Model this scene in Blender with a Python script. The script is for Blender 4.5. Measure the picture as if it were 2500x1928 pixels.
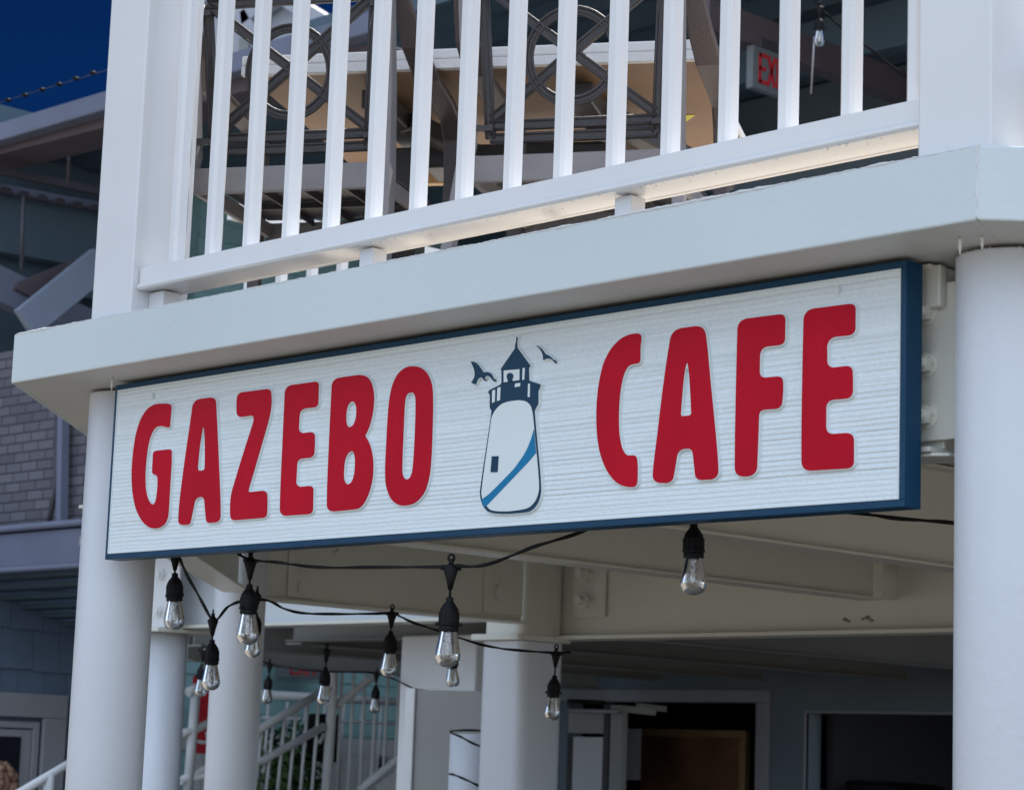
import bpy, math, random
import numpy as np
from mathutils import Matrix, Vector
random.seed(7)
PI = math.pi
S = bpy.context.scene
COL = S.collection
for o in list(bpy.data.objects): bpy.data.objects.remove(o)

# ------------------------------------------------------------------ camera
FPX, CX, CY = 5710.0, 1250.0, 964.0          # focal length and centre in photograph pixels (2500 wide)
def unit(v): v = np.array(v, float); return v/np.linalg.norm(v)
_up = unit((1280, 36264, -FPX)); _mx = unit((-5550, -703, -FPX))
_X = -unit(_mx-_up*_mx.dot(_up)); _Z = _up; _Y = np.cross(_Z, _X)
RM = np.stack([_X, _Y, _Z]); EYE = np.array([0, 0, 1.6])
def ray(px, py): return RM@np.array([px-CX, -(py-CY), -FPX])
def atY(px, py, y): r = ray(px, py); return EYE+r*(y/r[1])
def atX(px, py, x): r = ray(px, py); return EYE+r*(x/r[0])
def atZ(px, py, z): r = ray(px, py); return EYE+r*((z-1.6)/r[2])
def atD(px, py, d): return EYE+ray(px, py)*(d/FPX)
cam_d = bpy.data.cameras.new('camera'); cam = bpy.data.objects.new('camera', cam_d); COL.objects.link(cam)
M = Matrix([list(RM[0])+[0], list(RM[1])+[0], list(RM[2])+[1.6], [0, 0, 0, 1]])
cam.matrix_world = M
cam_d.sensor_width = 36; cam_d.lens = FPX*36/2500; cam_d.clip_end = 3000; cam_d.clip_start = 0.05
cam_d.dof.use_dof = True; cam_d.dof.focus_distance = 4.75; cam_d.dof.aperture_fstop = 11
S.camera = cam
# ------------------------------------------------------------------ sky, sun, exposure
SUN_EL, SUN_AZ = math.radians(62), math.radians(102)   # azimuth: world angle of the sun, from +X towards +Y
w = bpy.data.worlds.new('World'); S.world = w; w.use_nodes = True
nt = w.node_tree; bg = nt.nodes['Background']
sky = nt.nodes.new('ShaderNodeTexSky'); sky.sky_type = 'NISHITA'; sky.sun_disc = False
sky.sun_elevation = SUN_EL; sky.sun_rotation = PI/2-SUN_AZ
sky.altitude = 2500; sky.air_density = 1.0; sky.dust_density = 0.15; sky.ozone_density = 3.0
bg.inputs[1].default_value = 0.11
# unseen bright cloud added behind camera to light shaded fronts; sky ahead tinted navy
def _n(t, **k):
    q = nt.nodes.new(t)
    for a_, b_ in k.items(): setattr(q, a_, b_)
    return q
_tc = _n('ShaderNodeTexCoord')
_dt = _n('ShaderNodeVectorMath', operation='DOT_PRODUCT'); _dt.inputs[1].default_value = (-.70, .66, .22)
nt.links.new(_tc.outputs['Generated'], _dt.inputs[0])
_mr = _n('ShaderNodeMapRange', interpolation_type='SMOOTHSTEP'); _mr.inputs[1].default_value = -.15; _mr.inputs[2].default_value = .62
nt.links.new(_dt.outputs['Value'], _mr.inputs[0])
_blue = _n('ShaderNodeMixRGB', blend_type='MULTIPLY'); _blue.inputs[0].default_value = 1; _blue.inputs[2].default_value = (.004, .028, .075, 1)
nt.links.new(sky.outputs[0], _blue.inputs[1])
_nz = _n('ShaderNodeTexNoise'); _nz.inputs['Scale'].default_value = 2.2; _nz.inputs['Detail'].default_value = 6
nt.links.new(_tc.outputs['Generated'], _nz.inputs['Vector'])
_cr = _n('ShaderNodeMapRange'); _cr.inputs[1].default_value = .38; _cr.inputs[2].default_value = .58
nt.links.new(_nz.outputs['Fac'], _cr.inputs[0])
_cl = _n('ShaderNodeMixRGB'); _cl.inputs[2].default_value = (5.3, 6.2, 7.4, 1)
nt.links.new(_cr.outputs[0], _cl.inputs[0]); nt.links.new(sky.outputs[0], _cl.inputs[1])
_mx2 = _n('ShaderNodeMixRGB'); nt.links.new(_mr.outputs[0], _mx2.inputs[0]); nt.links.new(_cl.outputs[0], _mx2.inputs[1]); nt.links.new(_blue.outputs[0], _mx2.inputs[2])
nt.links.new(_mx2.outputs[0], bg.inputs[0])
sd = bpy.data.lights.new('sun', 'SUN'); sd.energy = 3.4; sd.angle = math.radians(0.53); sd.color = (1, .95, .87)
so = bpy.data.objects.new('sun', sd); COL.objects.link(so)
sv = Vector((math.cos(SUN_EL)*math.cos(SUN_AZ), math.cos(SUN_EL)*math.sin(SUN_AZ), math.sin(SUN_EL)))
so.rotation_euler = (-sv).to_track_quat('-Z', 'Y').to_euler()
S.view_settings.view_transform = 'Standard'; S.view_settings.look = 'None'
S.view_settings.exposure = 1.2; S.view_settings.gamma = 1
S.render.engine = 'CYCLES'
S.cycles.max_bounces = 8; S.cycles.diffuse_bounces = 5; S.cycles.transmission_bounces = 8

# ------------------------------------------------------------------ materials
def mat(name, col, rough=.5, metal=0, bump=0, bscale=60, spec=.5, var=0, vscale=3, trans=0, ior=1.45, coat=0, detail=6, dirt=None):
    m = bpy.data.materials.new(name); m.use_nodes = True; n = m.node_tree; b = n.nodes['Principled BSDF']
    b.inputs['Base Color'].default_value = (*col, 1); b.inputs['Roughness'].default_value = rough
    b.inputs['Metallic'].default_value = metal; b.inputs['Specular IOR Level'].default_value = spec
    b.inputs['Transmission Weight'].default_value = trans; b.inputs['IOR'].default_value = ior
    b.inputs['Coat Weight'].default_value = coat
    tc = n.nodes.new('ShaderNodeTexCoord')
    if var:
        t = n.nodes.new('ShaderNodeTexNoise'); t.inputs['Scale'].default_value = vscale; t.inputs['Detail'].default_value = 5
        n.links.new(tc.outputs['Object'], t.inputs['Vector'])
        r = n.nodes.new('ShaderNodeValToRGB'); r.color_ramp.elements[0].position = .3; r.color_ramp.elements[1].position = .7
        r.color_ramp.elements[0].color = (*[c*(1-var) for c in col], 1); r.color_ramp.elements[1].color = (*[min(1, c*(1+var*.5)) for c in col], 1)
        n.links.new(t.outputs['Fac'], r.inputs[0]); last = r.outputs[0]
        if dirt:
            d = n.nodes.new('ShaderNodeTexNoise'); d.inputs['Scale'].default_value = dirt[1]; d.inputs['Detail'].default_value = 8
            n.links.new(tc.outputs['Object'], d.inputs['Vector'])
            q = n.nodes.new('ShaderNodeValToRGB'); q.color_ramp.elements[0].position = dirt[2]; q.color_ramp.elements[1].position = dirt[2]+.03
            q.color_ramp.elements[0].color = (0, 0, 0, 1); q.color_ramp.elements[1].color = (1, 1, 1, 1)
            n.links.new(d.outputs['Fac'], q.inputs[0])
            x = n.nodes.new('ShaderNodeMixRGB'); x.inputs[2].default_value = (*dirt[0], 1)
            n.links.new(q.outputs[0], x.inputs[0]); n.links.new(last, x.inputs[1]); last = x.outputs[0]
        n.links.new(last, b.inputs['Base Color'])
    if bump:
        t = n.nodes.new('ShaderNodeTexNoise'); t.inputs['Scale'].default_value = bscale; t.inputs['Detail'].default_value = detail
        n.links.new(tc.outputs['Object'], t.inputs['Vector'])
        u = n.nodes.new('ShaderNodeBump'); u.inputs['Strength'].default_value = bump; u.inputs['Distance'].default_value = .004
        n.links.new(t.outputs['Fac'], u.inputs['Height']); n.links.new(u.outputs[0], b.inputs['Normal'])
    return m
MT = dict(
    deck=mat('painted_steel', (.62, .68, .695), .40, bump=.26, bscale=80, var=.07, vscale=1.3, dirt=((.36, .38, .38), 38, .77)),
    beam=mat('beam_paint', (.70, .695, .625), .38, bump=.3, bscale=70, var=.05, vscale=2.5, dirt=((.25, .24, .22), 9, .74)),
    col=mat('column_paint', (.66, .685, .73), .34, bump=.32, bscale=48, var=.07, vscale=2.2, dirt=((.42, .42, .43), 14, .77)),
    vinyl=mat('vinyl_white', (.745, .745, .755), .12, bump=.03, bscale=14, var=.06, vscale=1.6, dirt=((.35, .33, .30), 45, .765)),
    soffit=mat('soffit_paint', (.58, .59, .575), .5, bump=.3, bscale=60, var=.06, vscale=3),
    floor=mat('deck_board', (.50, .45, .39), .6, bump=.4, bscale=20, var=.1),
    blue=mat('sign_blue', (.003, .046, .105), .38, spec=.3, bump=.25, bscale=260, var=.12, vscale=5, dirt=((.35, .4, .42), 70, .80)),
    navy=mat('logo_navy', (.004, .042, .090), .4, spec=.3, bump=.25, bscale=300, var=.1, vscale=8),
    aqua=mat('logo_aqua', (.003, .19, .40), .4, spec=.3, bump=.25, bscale=300, var=.08, vscale=8),
    red=mat('letter_red', (.52, .0012, .018), .42, spec=.16, bump=.35, bscale=330, var=.10, vscale=6, detail=3),
    pad=mat('letter_white', (.74, .80, .81), .45, bump=.2, bscale=200),
    black=mat('black_rubber', (.006, .006, .007), .5, bump=.3, bscale=150, spec=.2),
    brass=mat('brass', (.55, .48, .33), .35, metal=1),
    resin=mat('chair_resin', (.036, .034, .04), .42, bump=.5, bscale=260, var=.1, vscale=10),
    resin_l=mat('chair_resin_light', (.21, .20, .215), .5, bump=.6, bscale=300, var=.1, vscale=12),
    resin_a=mat('chair_resin_brown', (.085, .07, .075), .4, bump=.4, bscale=260, var=.1, vscale=10),
    wood=mat('table_underside', (.27, .17, .105), .6, bump=.15, bscale=30, var=.08, vscale=4),
    woodedge=mat('table_batten', (.50, .33, .17), .5, var=.15, vscale=8),
    white=mat('white_trim', (.72, .73, .74), .5, bump=.1, bscale=40, var=.05),
    tabwhite=mat('table_edge', (.74, .74, .75), .45, bump=.5, bscale=60, var=.04),
    bracket=mat('dark_bracket', (.05, .048, .05), .4, bump=.2),
    brace=mat('brace_paint', (.22, .26, .34), .5, bump=.1, var=.1),
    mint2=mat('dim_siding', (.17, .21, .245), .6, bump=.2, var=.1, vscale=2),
    housing=mat('sign_housing', (.15, .165, .18), .5, var=.05),
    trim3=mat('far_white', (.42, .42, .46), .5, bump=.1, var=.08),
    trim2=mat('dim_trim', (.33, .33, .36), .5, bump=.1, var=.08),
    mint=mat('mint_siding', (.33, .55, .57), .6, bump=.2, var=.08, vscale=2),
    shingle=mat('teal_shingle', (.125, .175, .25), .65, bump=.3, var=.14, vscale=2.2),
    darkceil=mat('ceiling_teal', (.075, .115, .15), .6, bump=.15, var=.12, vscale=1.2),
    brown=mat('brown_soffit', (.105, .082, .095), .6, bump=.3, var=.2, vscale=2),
    greybeam=mat('grey_steel', (.15, .165, .235), .5, bump=.2, var=.15, vscale=2),
    rod=mat('dark_rod', (.06, .055, .07), .5),
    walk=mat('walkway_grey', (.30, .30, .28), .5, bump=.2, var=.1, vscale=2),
    asphalt=mat('ground_paving', (.17, .15, .125), .85, bump=.5, bscale=8, var=.15, vscale=.6),
    red2=mat('warning_red', (.55, .02, .03), .45, var=.05),
    grey=mat('grey_panel', (.28, .28, .27), .5, var=.08, bump=.1),
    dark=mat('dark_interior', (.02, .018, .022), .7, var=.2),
    doorwood=mat('door_wood', (.34, .17, .09), .35, var=.3, vscale=5),
    glassdark=mat('dark_glass', (.012, .012, .02), .08),
    skin=mat('skin', (.50, .29, .21), .5, var=.08, vscale=20),
    hair=mat('hair', (.07, .035, .02), .6, var=.3, vscale=40),
    cloth=mat('dark_clothing', (.03, .03, .05), .8, var=.2),
    denim=mat('trousers', (.05, .06, .10), .8, var=.2),
    leaf=mat('foliage', (.05, .11, .03), .6, var=.4, vscale=20),
    steel=mat('steel', (.5, .5, .5), .35, metal=1, bump=.2),
    paper=mat('paper', (.5, .5, .52), .7),
    yellow=mat('yellow_label', (.7, .62, .03), .5),
    glass=mat('clear_bulb', (1, 1, 1), .015, trans=1, ior=1.46),
    inner=mat('bulb_core', (.85, .87, .90), .15, metal=.6, bump=1.0, bscale=260, var=.6, vscale=220),
    sill=mat('pale_blue_grey_paint', (.62, .66, .70), .5, bump=.1),  # even pale blue grey on the walkway beam and far boarding
)
def sign_material():
    m = bpy.data.materials.new('sandblasted_panel'); m.use_nodes = True; n = m.node_tree; b = n.nodes['Principled BSDF']
    b.inputs['Roughness'].default_value = .42
    tc = n.nodes.new('ShaderNodeTexCoord')
    def noise(scale3, scale, detail, rough=.6):
        mp = n.nodes.new('ShaderNodeMapping'); mp.inputs['Scale'].default_value = scale3
        n.links.new(tc.outputs['Object'], mp.inputs['Vector'])
        t = n.nodes.new('ShaderNodeTexNoise'); t.inputs['Scale'].default_value = scale; t.inputs['Detail'].default_value = detail
        t.inputs['Roughness'].default_value = rough
        n.links.new(mp.outputs[0], t.inputs['Vector']); return t
    a = noise((.14, 1, 78), 1.6, 2, .5)        # long horizontal grooves of the carved board
    c = noise((60, 60, 90), 2.2, 3)            # blasted grain
    mp = n.nodes.new('ShaderNodeMapping'); mp.inputs['Rotation'].default_value = (0, math.radians(90), 0)
    wv = n.nodes.new('ShaderNodeTexWave'); wv.wave_type = 'BANDS'; wv.bands_direction = 'Z'
    wv.inputs['Scale'].default_value = 34; wv.inputs['Distortion'].default_value = 1.0
    wv.inputs['Detail'].default_value = 2; wv.inputs['Detail Scale'].default_value = .35
    n.links.new(tc.outputs['Object'], wv.inputs['Vector'])
    def math_(op, x, y):
        q = n.nodes.new('ShaderNodeMath'); q.operation = op
        for i, v in enumerate((x, y)):
            if isinstance(v, (int, float)): q.inputs[i].default_value = v
            else: n.links.new(v, q.inputs[i])
        return q.outputs[0]
    h = math_('ADD', math_('MULTIPLY', a.outputs['Fac'], 2.2), math_('MULTIPLY', wv.outputs['Fac'], .55))
    h = math_('ADD', h, math_('MULTIPLY', c.outputs['Fac'], .38))
    u = n.nodes.new('ShaderNodeBump'); u.inputs['Strength'].default_value = .62; u.inputs['Distance'].default_value = .004
    n.links.new(h, u.inputs['Height']); n.links.new(u.outputs[0], b.inputs['Normal'])
    r = n.nodes.new('ShaderNodeValToRGB'); r.color_ramp.elements[0].position = .3; r.color_ramp.elements[1].position = .7
    r.color_ramp.elements[0].color = (.73, .80, .83, 1); r.color_ramp.elements[1].color = (.82, .89, .92, 1)
    n.links.new(c.outputs['Fac'], r.inputs[0]); n.links.new(r.outputs[0], b.inputs['Base Color'])
    return m
MT['panel'] = sign_material()
def brick_material():
    m = bpy.data.materials.new('painted_brick'); m.use_nodes = True; n = m.node_tree; b = n.nodes['Principled BSDF']
    b.inputs['Roughness'].default_value = .8
    tc = n.nodes.new('ShaderNodeTexCoord'); mp = n.nodes.new('ShaderNodeMapping'); mp.inputs['Rotation'].default_value = (PI/2, 0, 0)
    n.links.new(tc.outputs['Object'], mp.inputs['Vector'])
    t = n.nodes.new('ShaderNodeTexBrick'); t.inputs['Scale'].default_value = 1
    t.inputs['Brick Width'].default_value = .17; t.inputs['Row Height'].default_value = .060; t.inputs['Mortar Size'].default_value = .006; t.inputs['Mortar Smooth'].default_value = .4; t.inputs['Bias'].default_value = -.1
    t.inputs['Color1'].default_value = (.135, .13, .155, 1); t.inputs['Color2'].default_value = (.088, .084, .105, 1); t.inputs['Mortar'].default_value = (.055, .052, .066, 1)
    n.links.new(mp.outputs[0], t.inputs['Vector']); n.links.new(t.outputs['Color'], b.inputs['Base Color'])
    u = n.nodes.new('ShaderNodeBump'); u.inputs['Distance'].default_value = .01; u.invert = True
    n.links.new(t.outputs['Fac'], u.inputs['Height']); n.links.new(u.outputs[0], b.inputs['Normal'])
    return m
MT['brick'] = brick_material()

# ------------------------------------------------------------------ mesh helpers
class MB:
    def __init__(s): s.v = []; s.f = []; s.sm = []
    def add(s, vs, fs, smooth=False):
        k = len(s.v); s.v += [tuple(map(float, p)) for p in vs]; s.f += [tuple(i+k for i in q) for q in fs]; s.sm += [smooth]*len(fs); return s
    def box(s, x0, x1, y0, y1, z0, z1):
        return s.add([(x0, y0, z0), (x1, y0, z0), (x1, y1, z0), (x0, y1, z0), (x0, y0, z1), (x1, y0, z1), (x1, y1, z1), (x0, y1, z1)],
                     [(0, 3, 2, 1), (4, 5, 6, 7), (0, 1, 5, 4), (1, 2, 6, 5), (2, 3, 7, 6), (3, 0, 4, 7)])
    def prism(s, poly, z0, z1):            # poly in xy, extruded along z
        n = len(poly); ar = sum(poly[i][0]*poly[(i+1) % n][1]-poly[(i+1) % n][0]*poly[i][1] for i in range(n))
        if ar < 0: poly = poly[::-1]
        vs = [(p[0], p[1], z0) for p in poly]+[(p[0], p[1], z1) for p in poly]
        return s.add(vs, [tuple(range(n))[::-1], tuple(range(n, 2*n))]+[(i, (i+1) % n, (i+1) % n+n, i+n) for i in range(n)])
    def bar(s, a, b, w, h, up=(0, 0, 1)):   # rectangular bar from a to b, w sideways, h along up
        a = np.array(a, float); b = np.array(b, float); d = unit(b-a); u = np.array(up, float); sd_ = unit(np.cross(d, u)); u = np.cross(sd_, d)
        vs = []
        for p in (a, b):
            for i, j in ((-1, -1), (1, -1), (1, 1), (-1, 1)): vs.append(p+sd_*i*w/2+u*j*h/2)
        return s.add(vs, [(0, 1, 2, 3), (7, 6, 5, 4), (0, 4, 5, 1), (1, 5, 6, 2), (2, 6, 7, 3), (3, 7, 4, 0)])
    def tube(s, pts, r, n=10, cap=True):
        pts = [np.array(p, float) for p in pts]; rs = r if isinstance(r, (list, tuple)) else [r]*len(pts)
        vs = []; fs = []; ref = None
        for i, p in enumerate(pts):
            d = unit((pts[min(i+1, len(pts)-1)]-pts[max(i-1, 0)]))
            if ref is None: ref = np.array((0, 0, 1.)) if abs(d[2]) < .9 else np.array((1., 0, 0))
            u = unit(ref-d*ref.dot(d)); v = np.cross(d, u); ref = u
            for k in range(n):
                t = 2*PI*k/n; vs.append(p+rs[i]*(math.cos(t)*u+math.sin(t)*v))
        for i in range(len(pts)-1):
            for k in range(n):
                a = i*n+k; b = i*n+(k+1) % n; fs.append((a, b, b+n, a+n))
        s.add(vs, fs, True)
        if cap:
            k = len(s.v)-len(vs); s.f += [tuple(k+i for i in range(n))[::-1], tuple(k+(len(pts)-1)*n+i for i in range(n))]; s.sm += [False, False]
        return s
    def lathe(s, prof, n=24, c=(0, 0, 0), cap=True):   # prof: (r, z)
        vs = []; fs = []; m = len(prof)
        for r, z in prof:
            for k in range(n):
                t = 2*PI*k/n; vs.append((c[0]+r*math.cos(t), c[1]+r*math.sin(t), c[2]+z))
        for i in range(m-1):
            for k in range(n):
                a = i*n+k; b = i*n+(k+1) % n; fs.append((a, b, b+n, a+n))
        s.add(vs, fs, True)
        if cap:
            k = len(s.v)-len(vs); s.f += [tuple(k+i for i in range(n))[::-1], tuple(k+(m-1)*n+i for i in range(n))]; s.sm += [False, False]
        return s
    def build(s, name, m, parent=None, bevel=0, seg=2, auto=False):
        me = bpy.data.meshes.new(name); me.from_pydata(s.v, [], s.f); me.update()
        me.polygons.foreach_set('use_smooth', s.sm)
        me.materials.append(MT[m] if isinstance(m, str) else m)
        o = bpy.data.objects.new(name, me); COL.objects.link(o)
        if parent: o.parent = parent
        if bevel:
            b = o.modifiers.new('bevel', 'BEVEL'); b.width = bevel; b.segments = seg; b.limit_method = 'ANGLE'; b.angle_limit = math.radians(40)
            b.harden_normals = False
        return o
def tag(o, label=None, cat=None, group=None, kind=None):
    if label: o['label'] = label
    if cat: o['category'] = cat
    if group: o['group'] = group
    if kind: o['kind'] = kind
    return o
def thing(name, label, cat, loc=(0, 0, 0), rz=0, group=None):
    o = bpy.data.objects.new(name, None); COL.objects.link(o); o.location = loc; o.rotation_euler = (0, 0, rz); o.empty_display_size = .1
    return tag(o, label, cat, group)
def copy_tree(o, parent=None):
    c = o.copy(); COL.objects.link(c); c.parent = parent
    for ch in [x for x in bpy.data.objects if x.parent == o]: copy_tree(ch, c)
    return c
def rounded(poly, fac=1.0):
    """poly: (x, y, r) ; rounds each corner with a quadratic arc of tangent length min(r, half the edge)"""
    out = []; n = len(poly)
    for i in range(n):
        p = np.array(poly[i][:2], float); a = np.array(poly[i-1][:2], float); b = np.array(poly[(i+1) % n][:2], float); r = poly[i][2]
        la = np.linalg.norm(a-p); lb = np.linalg.norm(b-p); ta = min(r, la*.5); tb = min(r, lb*.5)
        if r <= 0: out.append(tuple(p)); continue
        p0 = p+(a-p)/la*ta; p2 = p+(b-p)/lb*tb; k = 6
        for j in range(k+1):
            t = j/k; out.append(tuple((1-t)**2*p0+2*t*(1-t)*(.82*p+.18*(p0+p2)/2)+t*t*p2))
    res = [out[0]]
    for q in out[1:]:
        if math.dist(q, res[-1]) > 1e-4: res.append(q)
    if math.dist(res[0], res[-1]) < 1e-4: res.pop()
    return res
def extrude_xz(outer, holes, y0, y1):
    """filled outline in the XZ plane, thickness from y0 (front, nearer the viewer) to y1"""
    cu = bpy.data.curves.new('outline', 'CURVE'); cu.dimensions = '2D'; cu.fill_mode = 'BOTH'
    for loop in [outer]+holes:
        sp = cu.splines.new('POLY'); sp.points.add(len(loop)-1); sp.use_cyclic_u = True
        for i, (x, z) in enumerate(loop): sp.points[i].co = (x, z, 0, 1)
    cu.extrude = (y1-y0)/2
    tmp = bpy.data.objects.new('tmp', cu); COL.objects.link(tmp)
    me = bpy.data.meshes.new_from_object(tmp); bpy.data.objects.remove(tmp)
    mb = MB(); ym = (y0+y1)/2
    vs = [(v.co.x, ym-v.co.z, v.co.y) for v in me.vertices]
    # +z of the flat outline faces the viewer (-y)
    mb.add(vs, [tuple(p.vertices) for p in me.polygons])
    return mb

# ------------------------------------------------------------------ ground
g = MB().box(-60, 60, -60, 60, -.3, 0).build('ground', 'asphalt'); tag(g, kind='structure')
g2 = MB().add([(-900, -900, -.02), (900, -900, -.02), (900, 900, -.02), (-900, 900, -.02)], [(0, 1, 2, 3)]).build('terrain', 'asphalt'); tag(g2, kind='structure')

# ------------------------------------------------------------------ octagonal deck (gazebo)
OC = np.array([-3.455, 6.306]); AP = 3.345; SIDE = 2.771; RAD = 3.62
def oct_pt(r, k): a = -PI/2-PI/8+k*PI/4; return OC+r*np.array([math.cos(a), math.sin(a)])   # vertex k; k=0 left end of the sign side, 1 right end
ZS, ZT = 2.458, 2.578
def facet(k):    # local frame of facet k: origin at its middle on the outer face, along, inward
    a = -PI/2+k*PI/4; nrm = np.array([math.cos(a), math.sin(a)]); al = np.array([-nrm[1], nrm[0]]); return OC+nrm*AP, al, -nrm
def ring_box(mb, k, s0, s1, d0, d1, z0, z1):     # mitred box along a facet; s as fraction of full side at outer face, d = depth inwards
    o, al, inn = facet(k)
    def P(s, d, z):
        half = SIDE/2-d*math.tan(PI/8); q = o+al*(s*half)+inn*d; return (q[0], q[1], z)
    vs = [P(s0, d0, z0), P(s1, d0, z0), P(s1, d1, z0), P(s0, d1, z0), P(s0, d0, z1), P(s1, d0, z1), P(s1, d1, z1), P(s0, d1, z1)]
    mb.add(vs, [(0, 3, 2, 1), (4, 5, 6, 7), (0, 1, 5, 4), (1, 2, 6, 5), (2, 3, 7, 6), (3, 0, 4, 7)])
deck = thing('gazebo_deck', 'raised octagonal steel deck with pale blue grey edge above the cafe sign', 'deck')
for k in range(8):
    mb = MB(); ring_box(mb, k, -1, 1, 0, .012, ZS, ZT); ring_box(mb, k, -1, 1, .012, .06, ZT-.012, ZT)
    fb = mb.build('fascia_board', 'deck', deck, bevel=.0035)
    mb = MB(); ring_box(mb, k, -1, 1, .012, .40, ZS+.001, ZS+.010); mb.build('soffit', 'soffit', deck, bevel=.001)
MB().prism([tuple(oct_pt(RAD-.07, k)) for k in range(8)], ZS+.055, ZT-.040).build('underside', 'soffit', deck)
MB().prism([tuple(oct_pt(RAD-.072, k)) for k in range(8)], ZT-.039, ZT-.014).build('floor', 'floor', deck)
# paint drip, chipped seam and screws at the corner
mb = MB(); c1 = oct_pt(RAD, 1); pts = []; rs = []; q = .002
for i in range(34):
    q = min(.0040, max(.0010, q+random.uniform(-.0009, .0009))); pts.append((c1[0]+random.uniform(-.0012, .0012), c1[1]+.0005, ZS+.003+i*.0036)); rs.append(q)
mb.tube(pts, rs, 8)
mb.build('paint_bead', 'white', deck)
for (x, y, l) in ((-2.16, 3.045, .028), (-2.128, 3.06, .022), (-4.56, 3.06, .03)):
    mb = MB(); mb.lathe([(.0028, 0), (.0032, -l*.3), (.0024, -l*.35), (.0032, -l*.6), (.0024, -l*.65), (.001, -l)], 8, (x, y, ZS)); mb.build('screw', 'white', deck)
# rough paint edge along the top of the front fascia
mb = MB(); pts = []; rs = []; x = -4.83; q = .0015
while x < -2.075:
    q = min(.0030, max(.0008, q+random.uniform(-.0006, .0006)))
    pts.append((x, 2.9618+random.uniform(-.0005, .0005), ZT-.0012+random.uniform(-.0005, .0007))); rs.append(q*(1.1 if x > -3.0 or x < -4.4 else .7)); x += .007
mb.tube(pts, rs, 7)
mb.build('paint_edge', 'white', deck)

# steel frame under the deck (each beam its own part)
fr = thing('steel_frame', 'off white steel beams bolted together under the octagonal deck', 'steel frame')
def ibeam(a, b, zb, zt, fw=.11, tf=.009, tw=.008, parent=fr, m='beam', top=True):
    a = np.array(a, float); b = np.array(b, float); mb = MB()
    mb.bar((*a, zb+tf/2), (*b, zb+tf/2), fw, tf); mb.bar((*a, (zb+zt)/2), (*b, (zb+zt)/2), tw, zt-zb-2*tf)
    if top: mb.bar((*a, zt-tf/2), (*b, zt-tf/2), fw, tf)
    return mb.build('beam', m, parent, bevel=.002)
ZB = 2.15
def lerp(a, b, t): return a*(1-t)+b*t
CR = [3.337, 3.36, 3.36, 3.36, 3.36, 3.36, 3.36, 3.39]
for k in (0, 1, 2, 7):
    a = oct_pt(CR[k], k); b = oct_pt(CR[(k+1) % 8], (k+1) % 8); d = unit(b-a)
    ibeam(a+d*.12, b-d*.13, ZB if k else 2.135, ZS-.004, .10 if k else .09)
XP, YP = -6.83, 6.635      # square pillar
ibeam((-6.715, 5.09), (-6.715, 6.505), ZB, ZS-.004, .10)                # from third column to the pillar
ibeam((-6.80, 6.762), (-1.0, 6.762), 2.10, ZS+.05, .13, tf=.015)                # long cross beam
for X in (-5.06, -4.09): ibeam((X, 3.35), (X, 6.62), 2.21, ZS+.05, .10)
for X in (-5.3, -4.2): ibeam((X, 6.9), (X, 9.4), 2.21, ZS+.05, .10)
# bolted plates
def bolt(mb, p, n, r=.016, l=.014, nut=True):
    p = np.array(p, float); n = unit(n)
    ref = np.array((0, 0, 1.)); u = unit(np.cross(n, ref)); v = np.cross(n, u)
    def ring(c, rr, m): return [c+rr*(math.cos(2*PI*i/m)*u+math.sin(2*PI*i/m)*v) for i in range(m)]
    def cyl(c0, c1_, rr, m):
        A = ring(c0, rr, m); B = ring(c1_, rr, m); mb.add(A+B, [tuple(range(m)), tuple(range(m, 2*m))[::-1]]+[(i, (i+1) % m, (i+1) % m+m, i+m) for i in range(m)])
    cyl(p, p+n*.003, r*1.3, 20)
    if nut: cyl(p+n*.003, p+n*(.003+l), r, 6); cyl(p+n*(.003+l), p+n*(.003+l*1.9), r*.55, 12)
    else: cyl(p+n*.003, p+n*(.003+l*.45), r, 20)
def plate(name, x0, x1, y0, y1, z0, z1, bolts, nrm, nut=True, r=.016):
    pl = MB().box(x0, x1, y0, y1, z0, z1).build(name, 'beam', fr, bevel=.002)
    for p in bolts:
        mb = MB(); bolt(mb, p, nrm, r, r*.9, nut=nut); mb.build('bolt', 'beam', pl, bevel=.0015)
# by the right column, on the sign-side beam
plate('gusset_plate', -2.60, -2.265, 3.185, 3.193, atY(2290, 1074, 3.185)[2], atY(2290, 692, 3.185)[2], [tuple(atY(2266, y_, 3.185)) for y_ in (762, 888, 1014)], (0, -1, 0), r=.0165)
MB().box(-2.62, -2.285, 3.165, 3.184, 2.38, 2.452).build('angle_clip', 'beam', fr, bevel=.004)
mb = MB(); mb.prism([(-2.42, 3.165), (-2.30, 3.165), (-2.275, 3.18), (-2.275, 3.25), (-2.42, 3.25)], 2.128, 2.134); mb.build('flange_tongue', 'beam', fr, bevel=.002)
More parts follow.
